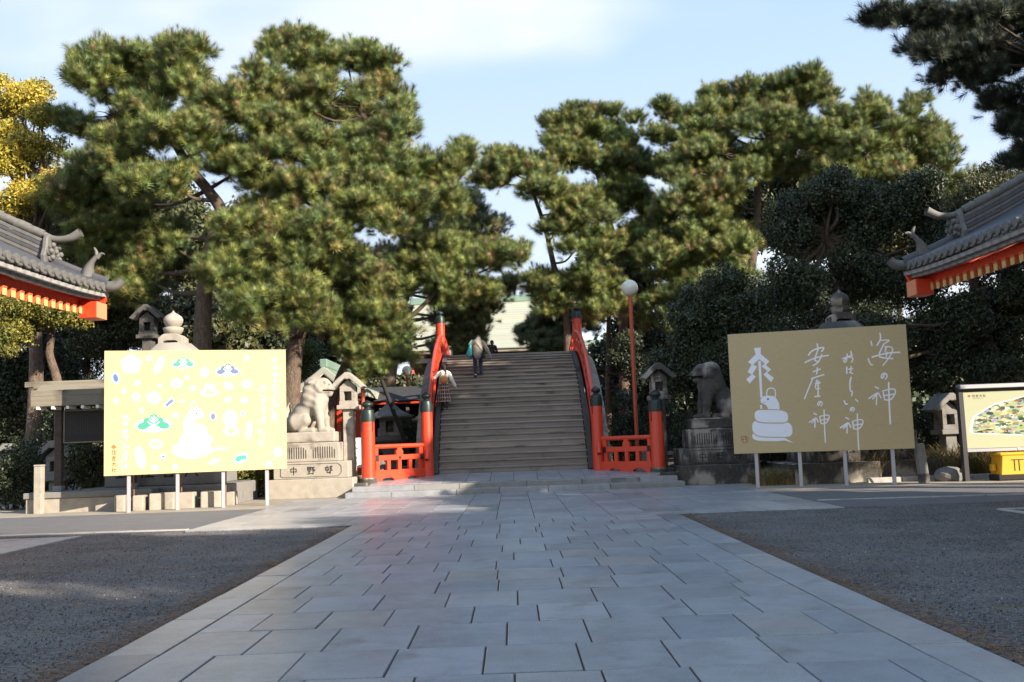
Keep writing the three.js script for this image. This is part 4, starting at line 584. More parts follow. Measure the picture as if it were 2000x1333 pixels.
  const lump = []; for (const [x, y] of [[0, 0.3], [0.12, 0.42], [-0.12, 0.42], [0.14, 0.16], [-0.14, 0.16], [0, 0.12], [0.2, 0.28], [-0.2, 0.28]]) lump.push(new THREE.SphereGeometry(0.075, 8, 6).translate(x, y, -0.08), new THREE.SphereGeometry(0.06, 8, 6).translate(x * 1.1, y + 0.02, -0.14)); mesh('ogre_face', merge(lump), M.tileEnd, og);
  const dirO = V(-s, 0, 0); mesh('bird_perch_tile', taper([hp(1.35, 0.68), hp(1.05, 0.66), hp(1.0, 0.66).add(dirO.clone().multiplyScalar(0.28)).add(V(0, 0.03, 0)), hp(1.0, 0.66).add(dirO.clone().multiplyScalar(0.52)).add(V(0, 0.14, 0))], [0.07, 0.07, 0.075, 0.10], 12), M.tileEnd, t);
  // fish-tail ornament on the lower ridge and the upturned corner tile
  const fin = mesh('corner_ornament', taper([hp(0.34, 0.12), hp(0.30, 0.34), hp(0.22, 0.52), hp(0.12, 0.66)], [0.17, 0.12, 0.06, 0.05], 8), M.tileEnd, t); mesh('ornament_tail', merge([taper([hp(0.14, 0.6), hp(0.05, 0.72), hp(-0.02, 0.74)], [0.05, 0.04, 0.02], 6), taper([hp(0.14, 0.6), hp(0.16, 0.74), hp(0.2, 0.8)], [0.05, 0.04, 0.02], 6)]), M.tileEnd, fin);
  mesh('corner_tile', taper([hp(0.1, 0.09), hp(-0.12, 0.08), hp(-0.28, 0.10), hp(-0.40, 0.20)], [0.10, 0.11, 0.11, 0.09], 12), M.tileEnd, t);
  // body of the hall under the roof, beyond the edge of the picture
  for (const [p, q] of [[2.9, 0.9], [2.9, 3.4], [2.9, 5.9], [2.9, 8.2]]) { const c = P(p, 0, q); mesh('column', cyl(0.17, 0.17, YE + 0.7, c.x, -0.02, c.z, 16), M.red, t); }
  const wc = P(4.6, 0, 5.6); mesh('wall', cbox(3.6, YE + 1.2, 5.6, wc.x, -0.02, wc.z, 0.02), M.white, t);
  const up = P(LP, 0, LQ); mesh('upper_ridge', cbox(0.4, 0.6, LQ, P(LP, 0, 0).x, roofY(LP, 4) - 0.15, P(0, 0, LQ / 2).z, 0.03), M.tile, t);
}
hall('tiled hall corner with sunlit orange rafters and grey ridge, left of path', -1);
hall('tiled hall corner in shade with red rafters and yellow tips, right of path', 1);

// ---------------------------------------------------------------- buildings beyond the bridge
{
  // main hall: wide copper roof seen over the bridge
  const zf = -78, a = at(850, 690, zf), b = at(1105, 682, zf), top = at(985, 588, zf - 5), t = thing('shrine_hall', 'large hall with pale green copper roof beyond the arched bridge', 'building', [0, 0, 0]);
  const yE = a.y + 0.2, yT = top.y, x0 = a.x - 3, x1 = b.x + 0.3, n = 26, roof = new THREE.Group(); roof.name = 'copper_roof'; t.add(roof);
  for (let i = 0; i < n; i++) { const u = i / n, w = (i + 1) / n, f = v => V(0, yE + (yT - yE) * (0.62 * v + 0.38 * v * v), zf - 5.2 * v), p = f(u), q = f(w); const g = bar(V(x0 + u * 1.2, p.y, p.z), V(x1 - u * 0.6, p.y, p.z), 0.001, 0.001); const L = p.distanceTo(q), m = mesh('roof_course', jitterUV(new THREE.BoxGeometry(x1 - x0 - u * 1.6, 0.05, L + 0.05), i * 0.3, i), M.copper, roof); m.position.set((x0 + x1) / 2 + u * 0.2, (p.y + q.y) / 2 + 0.02, (p.z + q.z) / 2); m.rotation.x = Math.atan2(q.y - p.y, p.z - q.z) - 0.05; }
  mesh('ridge', cbox(x1 - x0 - 1.2, 0.6, 0.8, (x0 + x1) / 2, yT - 0.1, zf - 5.4, 0.05), M.copperDark, t); mesh('gable_board', cbox(0.14, 0.9, 0.2, at(1078, 600, zf - 4.6).x, at(1078, 606, zf - 4.6).y, zf - 4.6, 0.02), M.copperDark, t);
  mesh('eave', cbox(x1 - x0 + 0.2, 0.16, 0.5, (x0 + x1) / 2, yE - 0.3, zf - 0.1, 0.03), M.noticeWood, t); mesh('back_roof', new THREE.BoxGeometry(x1 - x0, 0.1, 8).rotateX(-0.62).translate((x0 + x1) / 2, (yE + yT) / 2, zf - 8.6), M.copper, t);
  mesh('wall', cbox(x1 - x0 - 2, yE, 8, (x0 + x1) / 2, -0.02, zf - 6, 0.05), M.noticePost, t); for (let i = 0; i < 7; i++) mesh('column', cyl(0.18, 0.18, yE - 0.3, mix(x0 + 1, x1 - 1, i / 6), -0.02, zf - 1.6, 12), M.red, t); mesh('beam', cbox(x1 - x0 - 2, 0.35, 0.3, (x0 + x1) / 2, yE - 0.85, zf - 1.6, 0.03), M.white, t);
  // lower copper roof at the right of it
  const c = at(1128, 665, -70), d = at(1215, 712, -70), s = thing('side_shrine_building', 'low building with green copper roof right of the bridge crest', 'building'), W = 9; mesh('roof', new THREE.BoxGeometry(W, 0.12, 4.6).rotateX(0.5).translate(c.x + W / 2, (c.y + d.y) / 2, -71), M.copper, s); for (let i = 0; i < 9; i++) mesh('roof_seam', new THREE.BoxGeometry(W, 0.05, 0.06).rotateX(0.5).translate(c.x + W / 2, d.y + 0.25 + (c.y - d.y) * i / 9, -69.1 - i * 0.43), M.copperDark, s); mesh('ridge', cbox(W + 0.3, 0.35, 0.5, c.x + W / 2, c.y - 0.1, -73.0, 0.04), M.copperDark, s); mesh('wall', cbox(W - 1.2, d.y + 0.2, 3.4, c.x + W / 2, -0.02, -71.4, 0.03), M.noticePost, s);
  // gabled gate-house with curved green roof behind the sunlit lion
  const g0 = at(632, 722, -46), e0 = at(556, 776, -46), h = thing('gabled_pavilion', 'small red pavilion with curved green copper gable behind the sunlit lion', 'building', [g0.x, 0, -46]), hw = (g0.x - e0.x) * 1.08, ht = g0.y - e0.y, ye = e0.y;
  const curve = (o, k) => Array.from({ length: 13 }, (_, i) => { const u = i / 6 - 1, v = Math.abs(u); return [u * hw * k, ye + o + ht * (1 - v) ** 1.45 + 0.10 * v * v * v]; }), ring = (o0, o1, k) => [...curve(o1, k), ...curve(o0, k).reverse()];
  mesh('roof', prism(ring(-0.16, 0.14, 1.0), 7, 0.02).translate(0, 0, -3.4), M.copper, h); for (let i = 0; i < 9; i++) mesh('roof_roll', prism(ring(0.13, 0.21, 0.995), 0.12, 0.01).translate(0, 0, -0.1 - i * 0.8), M.copperDark, h); mesh('barge_board', prism(ring(-0.42, -0.18, 0.93), 0.12, 0.01).translate(0, 0, -0.15), mat(.24, .10, .05, 0.7, { map: T.wood }), h); mesh('barge_edge', prism(ring(-0.2, -0.13, 0.985), 0.1, 0.008).translate(0, 0, 0.03), M.white, h);
  mesh('ridge', cbox(0.36, 0.4, 7, 0, ye + ht + 0.08, -3.4, 0.04), M.copperDark, h); mesh('gable_pendant', prism([[-0.5, 0], [0.5, 0], [0.2, -0.3], [0, -0.5], [-0.2, -0.3]], 0.08, 0.01).translate(0, ye + ht - 0.5, -0.1), M.noticeWood, h); mesh('tie_beam', cbox(hw * 1.5, 0.3, 0.3, 0, ye - 0.28, -0.8, 0.02), M.red, h);
  for (const x of [-0.72, -0.28, 0.28, 0.72]) for (const z of [-0.8, -5.6]) mesh('column', cbox(0.24, ye, 0.24, x * hw, -0.02, z, 0.02), M.red, h); mesh('back_wall', cbox(hw * 1.4, ye, 0.12, 0, -0.02, -5.7, 0.01), M.noticePost, h); for (const x of [-0.5, 0.5]) mesh('lattice', cbox(hw * 0.36, 1.5, 0.06, x * hw, 0.9, -0.85, 0.01), mat(.20, .26, .28, 0.7), h); mesh('paper_lamp', new THREE.SphereGeometry(0.13, 12, 8).scale(1, 0.7, 1).translate(-hw * 0.55, ye - 0.4, -0.5), M.white, h);
  // long dark-roofed shelter with pale notice panels left of the bridge
  const q0 = at(700, 765, -50), q1 = at(840, 775, -50), l = thing('dark_roofed_shelter', 'long dark roofed shelter with pale blue notice panels left of the bridge', 'building', [(q0.x + q1.x) / 2, 0, -51]), lw = q1.x - q0.x + 1; mesh('roof', prism([[-1.6, 0], [1.6, 0], [0, 0.75]], lw, 0.02).rotateY(Math.PI / 2).translate(0, q0.y - 0.55, 0), mat(.05, .05, .052, 0.7, { map: T.tile }), l); mesh('eave_trim', cbox(lw, 0.10, 0.08, 0, q0.y - 0.72, 1.5, 0.01), M.red, l); for (let i = 0; i < 4; i++) mesh('column', cbox(0.16, q0.y - 0.6, 0.16, (i / 3 - 0.5) * (lw - 0.6), -0.02, 1.2, 0.01), M.noticePost, l); mesh('back_wall', cbox(lw - 0.4, q0.y - 0.6, 0.1, 0, -0.02, -1.1, 0.01), M.dark, l); for (let i = 0; i < 4; i++) mesh('notice_panel', cbox(0.62, 1.2, 0.05, (i / 3 - 0.5) * (lw - 1.5), 1.2, 1.32, 0.008), mat(.42, .46, .52, 0.6, { map: T.stone }), l);
}

// ---------------------------------------------------------------- trees
const TUFT = (() => {                                            // a shoot of pine needles
  const r = rng(3), P = [];
  for (let i = 0; i < 46; i++) { const t = i / 46, a = i * 2.4, o = [0, t * 0.16 - 0.03, 0], up = 0.15 + 0.95 * t + (r() - 0.5) * 0.3, L = 0.15 + 0.06 * r(), d = V(Math.cos(a), up, Math.sin(a)).normalize().multiplyScalar(L), s = V(-Math.sin(a), 0.3 * (r() - 0.5), Math.cos(a)).multiplyScalar(0.0062); P.push(o[0] + s.x, o[1] + s.y, o[2] + s.z, o[0] - s.x, o[1] - s.y, o[2] - s.z, d.x, o[1] + d.y, d.z); }
  const g = new THREE.BufferGeometry(); g.setAttribute('position', new THREE.BufferAttribute(new Float32Array(P), 3)); g.computeVertexNormals(); return g;
})();
function leafCluster(n, len, wid, spread, seed) {
  const r = rng(seed), P = [];
  for (let i = 0; i < n; i++) { const c = V(r() - 0.5, (r() - 0.5) * 0.7, r() - 0.5).normalize().multiplyScalar(spread * Math.cbrt(r())), d = V(r() - 0.5, r() - 0.65, r() - 0.5).normalize(), s = V(r() - 0.5, r() - 0.5, r() - 0.5).cross(d).normalize(), L = len * (0.7 + 0.6 * r()), W = wid * (0.7 + 0.6 * r()), m = c.clone().addScaledVector(d, L * 0.5), e = c.clone().addScaledVector(d, L), a = m.clone().addScaledVector(s, W / 2), b = m.clone().addScaledVector(s, -W / 2); P.push(...c.toArray(), ...a.toArray(), ...e.toArray(), ...c.toArray(), ...e.toArray(), ...b.toArray()); }
  const g = new THREE.BufferGeometry(); g.setAttribute('position', new THREE.BufferAttribute(new Float32Array(P), 3)); g.computeVertexNormals(); return g;
}
const LEAF = leafCluster(26, 0.13, 0.06, 0.30, 8), BIGLEAF = leafCluster(24, 0.24, 0.13, 0.5, 9), FARLEAF = leafCluster(22, 0.34, 0.2, 0.6, 10);
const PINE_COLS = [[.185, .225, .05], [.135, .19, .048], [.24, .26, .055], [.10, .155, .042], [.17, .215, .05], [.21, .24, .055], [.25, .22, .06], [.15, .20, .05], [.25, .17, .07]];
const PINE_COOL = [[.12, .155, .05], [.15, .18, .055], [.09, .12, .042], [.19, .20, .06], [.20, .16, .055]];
function crown(parent, pads, geo, material, cols, density, size, seed, opt = {}) {
  const r = rng(seed), M4 = [], C = [], q = new THREE.Quaternion(), q2 = new THREE.Quaternion(), up = V(0, 1, 0), m = new THREE.Matrix4();
  for (const p of pads) {
    const [rx, ry, rz] = p.r, n = Math.round(density * (rx * ry + ry * rz + rx * rz)), tone = r();
    for (let i = 0; i < n; i++) {
      let d; do d = V(r() * 2 - 1, r() * 2 - 1, r() * 2 - 1); while (d.lengthSq() > 1 || d.lengthSq() < 0.01); d.normalize();
      if (opt.flat && d.y < -0.25 && r() < 0.75) d.y *= -0.6;
      const lump = 1 + 0.38 * fbm(p.c.x + d.x * 1.9, p.c.y + d.y * 1.9, p.c.z + d.z * 1.9 + seed, 2), rad = (opt.flat ? 0.25 + 0.95 * Math.pow(r(), 0.8) + (r() < 0.12 ? 0.35 * r() : 0) : 0.42 + 0.62 * Math.pow(r(), 0.55)) * lump;
      const pos = V(p.c.x + d.x * rx * rad, p.c.y + d.y * ry * rad, p.c.z + d.z * rz * rad);
      const ax = d.clone().multiplyScalar(0.9).add(V((r() - 0.5) * 0.9, (opt.up ?? 0.75) + (r() - 0.5) * 0.5, (r() - 0.5) * 0.9)).normalize();
      q.setFromUnitVectors(up, ax); q2.setFromAxisAngle(up, r() * 6.28); q.multiply(q2); const s = size * (0.7 + 0.6 * r()); m.compose(pos, q, V(s, s, s)); M4.push(...m.elements);
      const a = cols[Math.floor(clamp((tone * 0.35 + r() * 0.65), 0, 0.999) * cols.length)], b = 0.62 + 0.76 * r(); C.push(a[0] * b, a[1] * b, a[2] * b);
    }
  }
  const n = M4.length / 16, im = shadows(new THREE.InstancedMesh(geo, material, n)); im.instanceMatrix.array.set(M4); im.instanceColor = new THREE.InstancedBufferAttribute(new Float32Array(C), 3); im.name = 'crown'; im.userData.kind = 'stuff'; parent.add(im); return im;
}
let tufts = 0;
function branch(a, b, r0, r1, r, sag = 0.12) { const L = a.distanceTo(b), m1 = a.clone().lerp(b, 0.35).add(V((r() - 0.5) * L * 0.22, -sag * L * 0.5 + (r() - 0.5) * L * 0.12, (r() - 0.5) * L * 0.22)), m2 = a.clone().lerp(b, 0.7).add(V((r() - 0.5) * L * 0.16, (r() - 0.5) * L * 0.14, (r() - 0.5) * L * 0.16)); return taper([a, m1, m2, b], [r0, mix(r0, r1, 0.4), mix(r0, r1, 0.75), r1], 7, 10); }
// a pine: trunk drawn through pixels at a depth, pads of foliage (u, v, ru, rv, depth offset) and limbs that carry them
function pine(label, z, trunkPx, r0, padsPx, o = {}) {
  const r = rng(o.seed || 1), tp = trunkPx.map(([u, v, dz = 0]) => at(u, v, z + dz)); tp[0].y = Math.min(tp[0].y, 0) - 0.1; if (tp[0].y > -0.1 || tp[0].y < -0.2) tp[0].y = -0.1;
  const t = thing('pine_tree', label, 'pine tree', [tp[0].x, 0, tp[0].z], 0, 'pines around the bridge'), off = V(-tp[0].x, 0, -tp[0].z), T_ = tp.map(p => p.clone().add(off));
  const rr = T_.map((_, i) => r0 * (1 - 0.72 * i / (T_.length - 1))); rr[0] *= 1.25;
  mesh('trunk', taper(T_, rr, 14, T_.length * 9), M.bark, t);
  const pads = padsPx.map(([u, v, ru, rv, dz = 0]) => { const c = at(u, v, z + dz), k = Math.abs(z + dz) / FPX; return { c: c.add(off), r: [ru * k * 1.06, rv * k * 1.08, (ru * 0.55 + rv * 0.45) * k * 1.1] }; });
  const curve = new THREE.CatmullRomCurve3(T_), G = []; 
  for (const p of pads) {
    let best = null, bd = 1e9; for (let i = 4; i <= 30; i++) { const q = curve.getPointAt(i / 30), d = q.distanceTo(p.c) + Math.max(0, q.y - p.c.y + 0.3) * 2.2; if (d < bd) { bd = d; best = [q, i / 30]; } }
    const rad = Math.max(0.045, r0 * (1 - 0.72 * best[1]) * 0.42); G.push(branch(best[0], p.c, rad, 0.03, r));
    for (let k = 0; k < 9; k++) { const d = V(r() * 2 - 1, r() * 1.3 - 0.35, r() * 2 - 1).normalize(), e = V(p.c.x + d.x * p.r[0] * 0.8, p.c.y + d.y * p.r[1] * 0.8, p.c.z + d.z * p.r[2] * 0.8); G.push(branch(p.c.clone().lerp(best[0], 0.12 * r()), e, 0.032, 0.01, r, 0.05)); }
  }
  if (G.length) mesh('branches', merge(G), o.lightBark ? M.bark : M.twig, t);
  const lumps = []; for (const p of pads) for (let k = 0, n = 9; k < n; k++) { const d = V(r() * 2 - 1, r() * 1.7 - 0.8, r() * 2 - 1).multiplyScalar(0.85), s = 0.26 + 0.26 * r(); lumps.push({ c: V(p.c.x + d.x * p.r[0], p.c.y + d.y * p.r[1], p.c.z + d.z * p.r[2]), r: [p.r[0] * s + 0.08, p.r[1] * s + 0.08, p.r[2] * s + 0.08] }); }
  crown(t, lumps, TUFT, M.needles, o.cols || PINE_COLS, (o.density || 150) * 0.78, o.size || 1.3, (o.seed || 1) * 7, { flat: true }); return t;
}
function broadleaf(label, name, z, trunkPx, r0, blobs, o) {      // blobs: (u, v, ru, rv, depth offset) ellipses filled with smaller lumps
  const r = rng(o.seed), tp = trunkPx.map(([u, v, dz = 0]) => at(u, v, z + dz)); tp[0].y = -0.1;
  const t = thing(name, label, o.category || 'tree', [tp[0].x, 0, tp[0].z], 0, o.group), off = V(-tp[0].x, 0, -tp[0].z), T_ = tp.map(p => p.clone().add(off)), pads = [];
  mesh('trunk', taper(T_, T_.map((_, i) => r0 * (1 - 0.65 * i / (T_.length - 1))), 12, T_.length * 6), M.bark, t);
  for (const [u, v, ru, rv, dz = 0, n = 7] of blobs) { const k = Math.abs(z + dz) / FPX, c = at(u, v, z + dz).add(off); for (let i = 0; i < n; i++) { let d; do d = V(r() * 2 - 1, r() * 2 - 1, r() * 2 - 1); while (d.lengthSq() > 1); const s = 0.36 + 0.2 * r(); pads.push({ c: V(c.x + d.x * ru * k * 0.7, c.y + d.y * rv * k * 0.7, c.z + d.z * (ru + rv) / 2 * k * 0.7), r: [ru * k * s, rv * k * s * 0.9, (ru + rv) / 2 * k * s] }); } }
  const end = T_[T_.length - 1], G = pads.filter((_, i) => i % 2 === 0).map(p => branch(T_[Math.max(1, T_.length - 2)].clone().lerp(end, r()), p.c, r0 * 0.3, 0.025, r)); mesh('branches', merge(G), M.twig, t);
  crown(t, pads, o.geo || LEAF, o.mat || M.leaves, o.cols, o.density || 40, o.size || 1, o.seed * 5, { up: 0.2 }); return t;
}
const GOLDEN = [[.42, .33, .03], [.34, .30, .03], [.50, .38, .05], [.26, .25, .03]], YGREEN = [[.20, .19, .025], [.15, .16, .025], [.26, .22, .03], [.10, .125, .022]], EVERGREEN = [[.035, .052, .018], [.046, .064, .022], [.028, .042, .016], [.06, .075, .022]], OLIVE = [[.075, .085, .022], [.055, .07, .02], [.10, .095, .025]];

// left: two tall pines in the sun
pine('tall sunlit pine whose dark trunk rises behind the sunlit board', -33.5, [[392, 1000], [394, 690], [400, 560], [412, 480], [432, 415], [408, 375], [372, 330], [330, 262], [300, 225]], 0.42,
  [[230, 150, 74, 50, 0], [300, 130, 62, 44, -1], [375, 135, 66, 44, 1], [180, 130, 44, 34, 0], [405, 190, 60, 44, 1.2], [300, 205, 72, 46, 0.6], [215, 225, 60, 42, -1.2], [350, 270, 76, 46, 1.5], [430, 265, 62, 42, 0], [255, 300, 62, 40, 1.2], [195, 330, 62, 44, -0.5], [300, 360, 62, 36, 1.6], [210, 415, 78, 44, -1], [150, 380, 56, 46, -1.6], [290, 470, 66, 36, -1], [190, 490, 70, 44, -1.6], [255, 555, 70, 40, -1.4], [470, 330, 58, 44, -0.8], [340, 520, 44, 34, -2], [150, 250, 40, 34, -1.5]], { seed: 2 });
pine('broad sunlit pine leaning toward the bridge behind the stone lion', -35, [[562, 960], [572, 720], [590, 620], [612, 530], [640, 440], [690, 360], [720, 270], [690, 180]], 0.38,
  [[520, 190, 66, 50, 1], [600, 130, 60, 46, -1], [560, 90, 46, 30, -1], [680, 110, 60, 38, -1], [735, 140, 46, 38, -1], [640, 200, 74, 48, 0.5], [740, 210, 60, 44, -0.5], [540, 260, 66, 46, 1.5], [620, 285, 74, 46, 1.6], [710, 285, 70, 46, 1], [770, 270, 42, 36, -1], [500, 330, 54, 40, 2], [580, 360, 76, 44, 2], [670, 365, 76, 46, 1.8], [760, 345, 64, 44, 0.6], [830, 340, 56, 42, -0.5], [870, 380, 48, 44, -0.5], [790, 410, 66, 38, 0.6], [700, 430, 70, 38, 1.8], [610, 440, 76, 40, 2.4], [520, 430, 66, 46, 2.2], [480, 480, 50, 40, 2.2], [560, 495, 62, 36, 2.6], [650, 505, 62, 38, 1.6], [470, 545, 62, 38, 2.8], [540, 575, 66, 38, 2.8], [600, 610, 48, 30, 2.4], [500, 620, 50, 32, 2.6], [900, 300, 26, 26, -0.6]], { seed: 3 });
pine('low spreading pine with bright pads overhanging the left railing', -36.2, [[640, 930], [650, 780], [690, 690], [760, 645], [810, 612], [860, 560]], 0.22,
  [[700, 560, 72, 40, 1], [770, 575, 60, 34, 1], [650, 600, 56, 38, 1.4], [720, 630, 70, 34, 1.4], [715, 676, 48, 26, 1.6], [755, 690, 44, 26, 1.2], [738, 722, 42, 20, 1.6], [860, 545, 66, 40, 0], [930, 510, 62, 36, -0.6], [985, 500, 42, 28, -1], [880, 500, 56, 34, -0.8], [920, 570, 48, 28, -0.6], [820, 500, 52, 34, -0.4]], { seed: 4, size: 1.25 });
pine('dark pine with drooping boughs in front of the green copper roof', -52, [[742, 900], [770, 700], [800, 560], [850, 470], [880, 420]], 0.34,
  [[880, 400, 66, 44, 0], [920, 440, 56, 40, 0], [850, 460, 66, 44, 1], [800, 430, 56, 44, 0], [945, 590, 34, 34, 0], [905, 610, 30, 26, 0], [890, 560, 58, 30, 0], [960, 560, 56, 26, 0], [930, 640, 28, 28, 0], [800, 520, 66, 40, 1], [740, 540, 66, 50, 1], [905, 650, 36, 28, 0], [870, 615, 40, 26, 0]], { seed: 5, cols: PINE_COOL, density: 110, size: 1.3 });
// right of the gap
pine('slim pine with two pale stems standing right of the sky gap', -47, [[1108, 900], [1104, 600], [1082, 520], [1066, 450], [1046, 390], [1030, 350]], 0.27,
  [[985, 320, 44, 32, 0], [1030, 330, 50, 36, 0.6], [960, 350, 36, 26, 0], [1080, 300, 40, 30, -1], [1060, 375, 40, 28, 1], [1120, 390, 46, 28, 1], [1140, 430, 46, 28, 0.6], [1090, 445, 36, 22, 0.6], [1150, 480, 50, 26, 0.6], [1110, 545, 50, 28, 0.6], [1060, 560, 40, 26, 0], [1160, 545, 40, 30, 0.5], [1085, 600, 36, 22, 0], [1190, 600, 50, 34, 0]], { seed: 6, lightBark: true, size: 1.45, density: 130 });
pine('round-headed pine with dark stem behind the tall globe lamp', -50, [[1222, 900], [1216, 600], [1208, 500], [1186, 420], [1170, 350], [1150, 300]], 0.34,
  [[1100, 258, 44, 30, 0], [1150, 245, 52, 32, 0], [1205, 265, 48, 36, 0], [1120, 300, 44, 28, 1], [1180, 310, 52, 30, 1], [1235, 320, 40, 40, 0], [1215, 370, 40, 28, 0.8], [1250, 395, 50, 38, 0], [1180, 385, 36, 20, 1], [1260, 470, 54, 44, 0], [1270, 330, 34, 30, -1]], { seed: 7, size: 1.45, density: 130 });
pine('wide open-crowned pine leaning right against the sky', -48, [[1440, 900], [1450, 640], [1468, 520], [1480, 420], [1480, 350], [1500, 270], [1530, 210]], 0.36,
  [[1560, 160, 52, 28, 0], [1505, 190, 56, 30, 0], [1430, 200, 44, 32, 0], [1590, 195, 36, 26, 0], [1450, 245, 66, 34, 1], [1380, 235, 60, 28, 0], [1310, 225, 42, 18, 0], [1340, 270, 60, 26, 1], [1410, 300, 66, 30, 1.4], [1540, 260, 50, 28, -1], [1330, 330, 66, 36, 1], [1420, 370, 74, 36, 1.5], [1500, 330, 56, 36, 0.5], [1350, 410, 70, 40, 1.5], [1560, 320, 46, 36, -1], [1310, 480, 60, 44, 1], [1400, 470, 66, 44, 1.5], [1340, 560, 74, 44, 1], [1290, 620, 60, 44, 0.5], [1400, 560, 60, 44, 0.5]], { seed: 8, size: 1.45, density: 120 });
pine('distant lit pine with upright leaders above the dark evergreens', -46, [[1700, 900], [1705, 600], [1720, 420], [1715, 300], [1700, 230]], 0.36,
  [[1700, 225, 32, 30, 0], [1650, 250, 44, 36, 0], [1740, 250, 40, 36, 0], [1785, 230, 26, 40, 0], [1610, 290, 54, 40, 0], [1690, 300, 62, 40, 1], [1780, 300, 54, 44, 0], [1850, 320, 46, 36, 0], [1620, 350, 50, 36, 1], [1760, 370, 66, 44, 1], [1880, 380, 44, 40, 0], [1830, 270, 28, 26, -1]], { seed: 9, size: 1.45, density: 120 });
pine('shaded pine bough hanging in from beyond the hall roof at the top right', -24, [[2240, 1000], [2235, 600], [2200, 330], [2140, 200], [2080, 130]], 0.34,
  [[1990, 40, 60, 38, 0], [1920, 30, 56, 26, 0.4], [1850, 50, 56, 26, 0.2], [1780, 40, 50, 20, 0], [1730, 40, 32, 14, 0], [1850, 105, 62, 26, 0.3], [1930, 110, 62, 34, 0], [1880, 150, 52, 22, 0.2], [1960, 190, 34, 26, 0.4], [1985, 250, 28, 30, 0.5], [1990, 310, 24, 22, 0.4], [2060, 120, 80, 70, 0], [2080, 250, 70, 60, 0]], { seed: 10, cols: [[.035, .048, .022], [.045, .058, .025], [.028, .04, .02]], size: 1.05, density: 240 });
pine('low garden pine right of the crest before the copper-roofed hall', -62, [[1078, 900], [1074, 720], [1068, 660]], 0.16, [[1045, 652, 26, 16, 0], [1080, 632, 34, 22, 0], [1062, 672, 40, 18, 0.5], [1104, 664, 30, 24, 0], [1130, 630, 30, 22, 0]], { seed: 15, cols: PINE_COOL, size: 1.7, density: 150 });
pine('low garden pine left of the crest before the copper-roofed hall', -62, [[895, 900], [892, 720], [890, 670]], 0.16, [[880, 672, 26, 16, 0], [905, 660, 30, 16, 0], [870, 690, 24, 14, 0.5], [915, 684, 26, 14, 0.3]], { seed: 16, size: 1.7, density: 150 });
// left: golden tree, olive trees and dark evergreens
broadleaf('golden-leaved camphor tree catching the sun above the left hall roof', 'golden_tree', -36, [[60, 1000], [70, 700], [60, 520], [50, 400]], 0.34, [[40, 190, 60, 50, 0, 8], [85, 225, 34, 40, 0.3, 6], [100, 290, 26, 34, 0.5, 5], [30, 290, 70, 60, 0.5, 9], [95, 365, 36, 34, 0.8, 6], [40, 390, 70, 40, 0.8, 8], [-20, 240, 60, 80, 0, 6], [10, 160, 30, 22, 0, 4]], { seed: 11, cols: GOLDEN, density: 62, size: 0.95 });
broadleaf('yellow-green tree with a bent pale trunk behind the notice stand', 'yellow_green_tree', -34, [[118, 990], [112, 750], [96, 690], [100, 650], [80, 600]], 0.25, [[50, 600, 76, 50, 0.8, 9], [120, 610, 66, 46, 0.6, 8], [30, 660, 60, 40, 1, 7], [180, 600, 44, 50, 0, 5], [10, 570, 60, 44, 0.5, 6]], { seed: 12, cols: YGREEN, density: 62, size: 0.85 });
broadleaf('olive-green tree filling in behind the tall sunlit pine', 'olive_tree', -40, [[250, 980], [240, 700], [230, 500]], 0.3, [[160, 460, 90, 90, 0, 9], [250, 560, 90, 90, 0, 9], [200, 640, 90, 60, 0.5, 8], [300, 640, 80, 60, 0, 8], [140, 350, 70, 80, 0, 6]], { seed: 13, cols: OLIVE, density: 40 });
broadleaf('dark leafy tree with bright bamboo-like leaves beside the pavilion roof', 'bright_leaf_tree', -41, [[590, 960], [600, 760], [605, 700]], 0.14, [[600, 700, 40, 46, 0, 8]], { seed: 14, cols: [[.09, .14, .025], [.12, .17, .03], [.07, .11, .02]], density: 60, size: 0.8 });
for (const [i, u, v, ru, rv, z] of [[0, 60, 740, 110, 120, -42], [1, 380, 700, 120, 130, -46], [2, 480, 640, 90, 110, -48], [3, 700, 640, 110, 100, -62], [4, 1260, 700, 90, 120, -58], [5, 90, 480, 90, 110, -50], [6, 170, 650, 120, 100, -45], [7, 1600, 590, 150, 100, -41], [8, 1830, 690, 120, 90, -40], [9, 520, 690, 110, 80, -56], [10, 1390, 430, 120, 100, -54], [11, 1570, 400, 110, 100, -54], [12, 1760, 430, 130, 100, -52], [13, 1190, 560, 80, 90, -57], [14, 480, 500, 150, 140, -52], [15, 300, 480, 110, 130, -50]]) broadleaf(['dark evergreen shrub tree behind the notice stand', 'dark evergreen behind the jewel lantern and sunlit board', 'dense evergreen between the two sunlit pines', 'dark evergreen beyond the long roofed shelter', 'dark evergreen behind the lamp and copper-roofed building', 'dark evergreen behind the golden tree', 'dark evergreen behind the yellow-green tree and notice roof', 'dark evergreen behind the cup-jewelled lantern', 'dark evergreen behind the lantern beside the map sign', 'dark evergreen behind the green pavilion roof', 'olive evergreen closing the gap under the wide open-crowned pine', 'olive evergreen between the wide pine and the upright-leadered pine', 'olive evergreen behind the upright-leadered pine', 'olive evergreen behind the tall globe lamp', 'olive evergreen behind the two tall sunlit pines', 'olive evergreen behind the dark pine trunk'][i], 'evergreen_tree', z, [[u, 950], [u, v + 40], [u + 5, v - 30]], 0.25, [[u, v, ru, rv, 0, 11]], { seed: 30 + i, cols: i === 1 || i === 5 || i > 9 ? OLIVE : EVERGREEN, density: 34, size: 1.1, group: 'evergreens behind the bridge', geo: z < -45 ? BIGLEAF : LEAF });
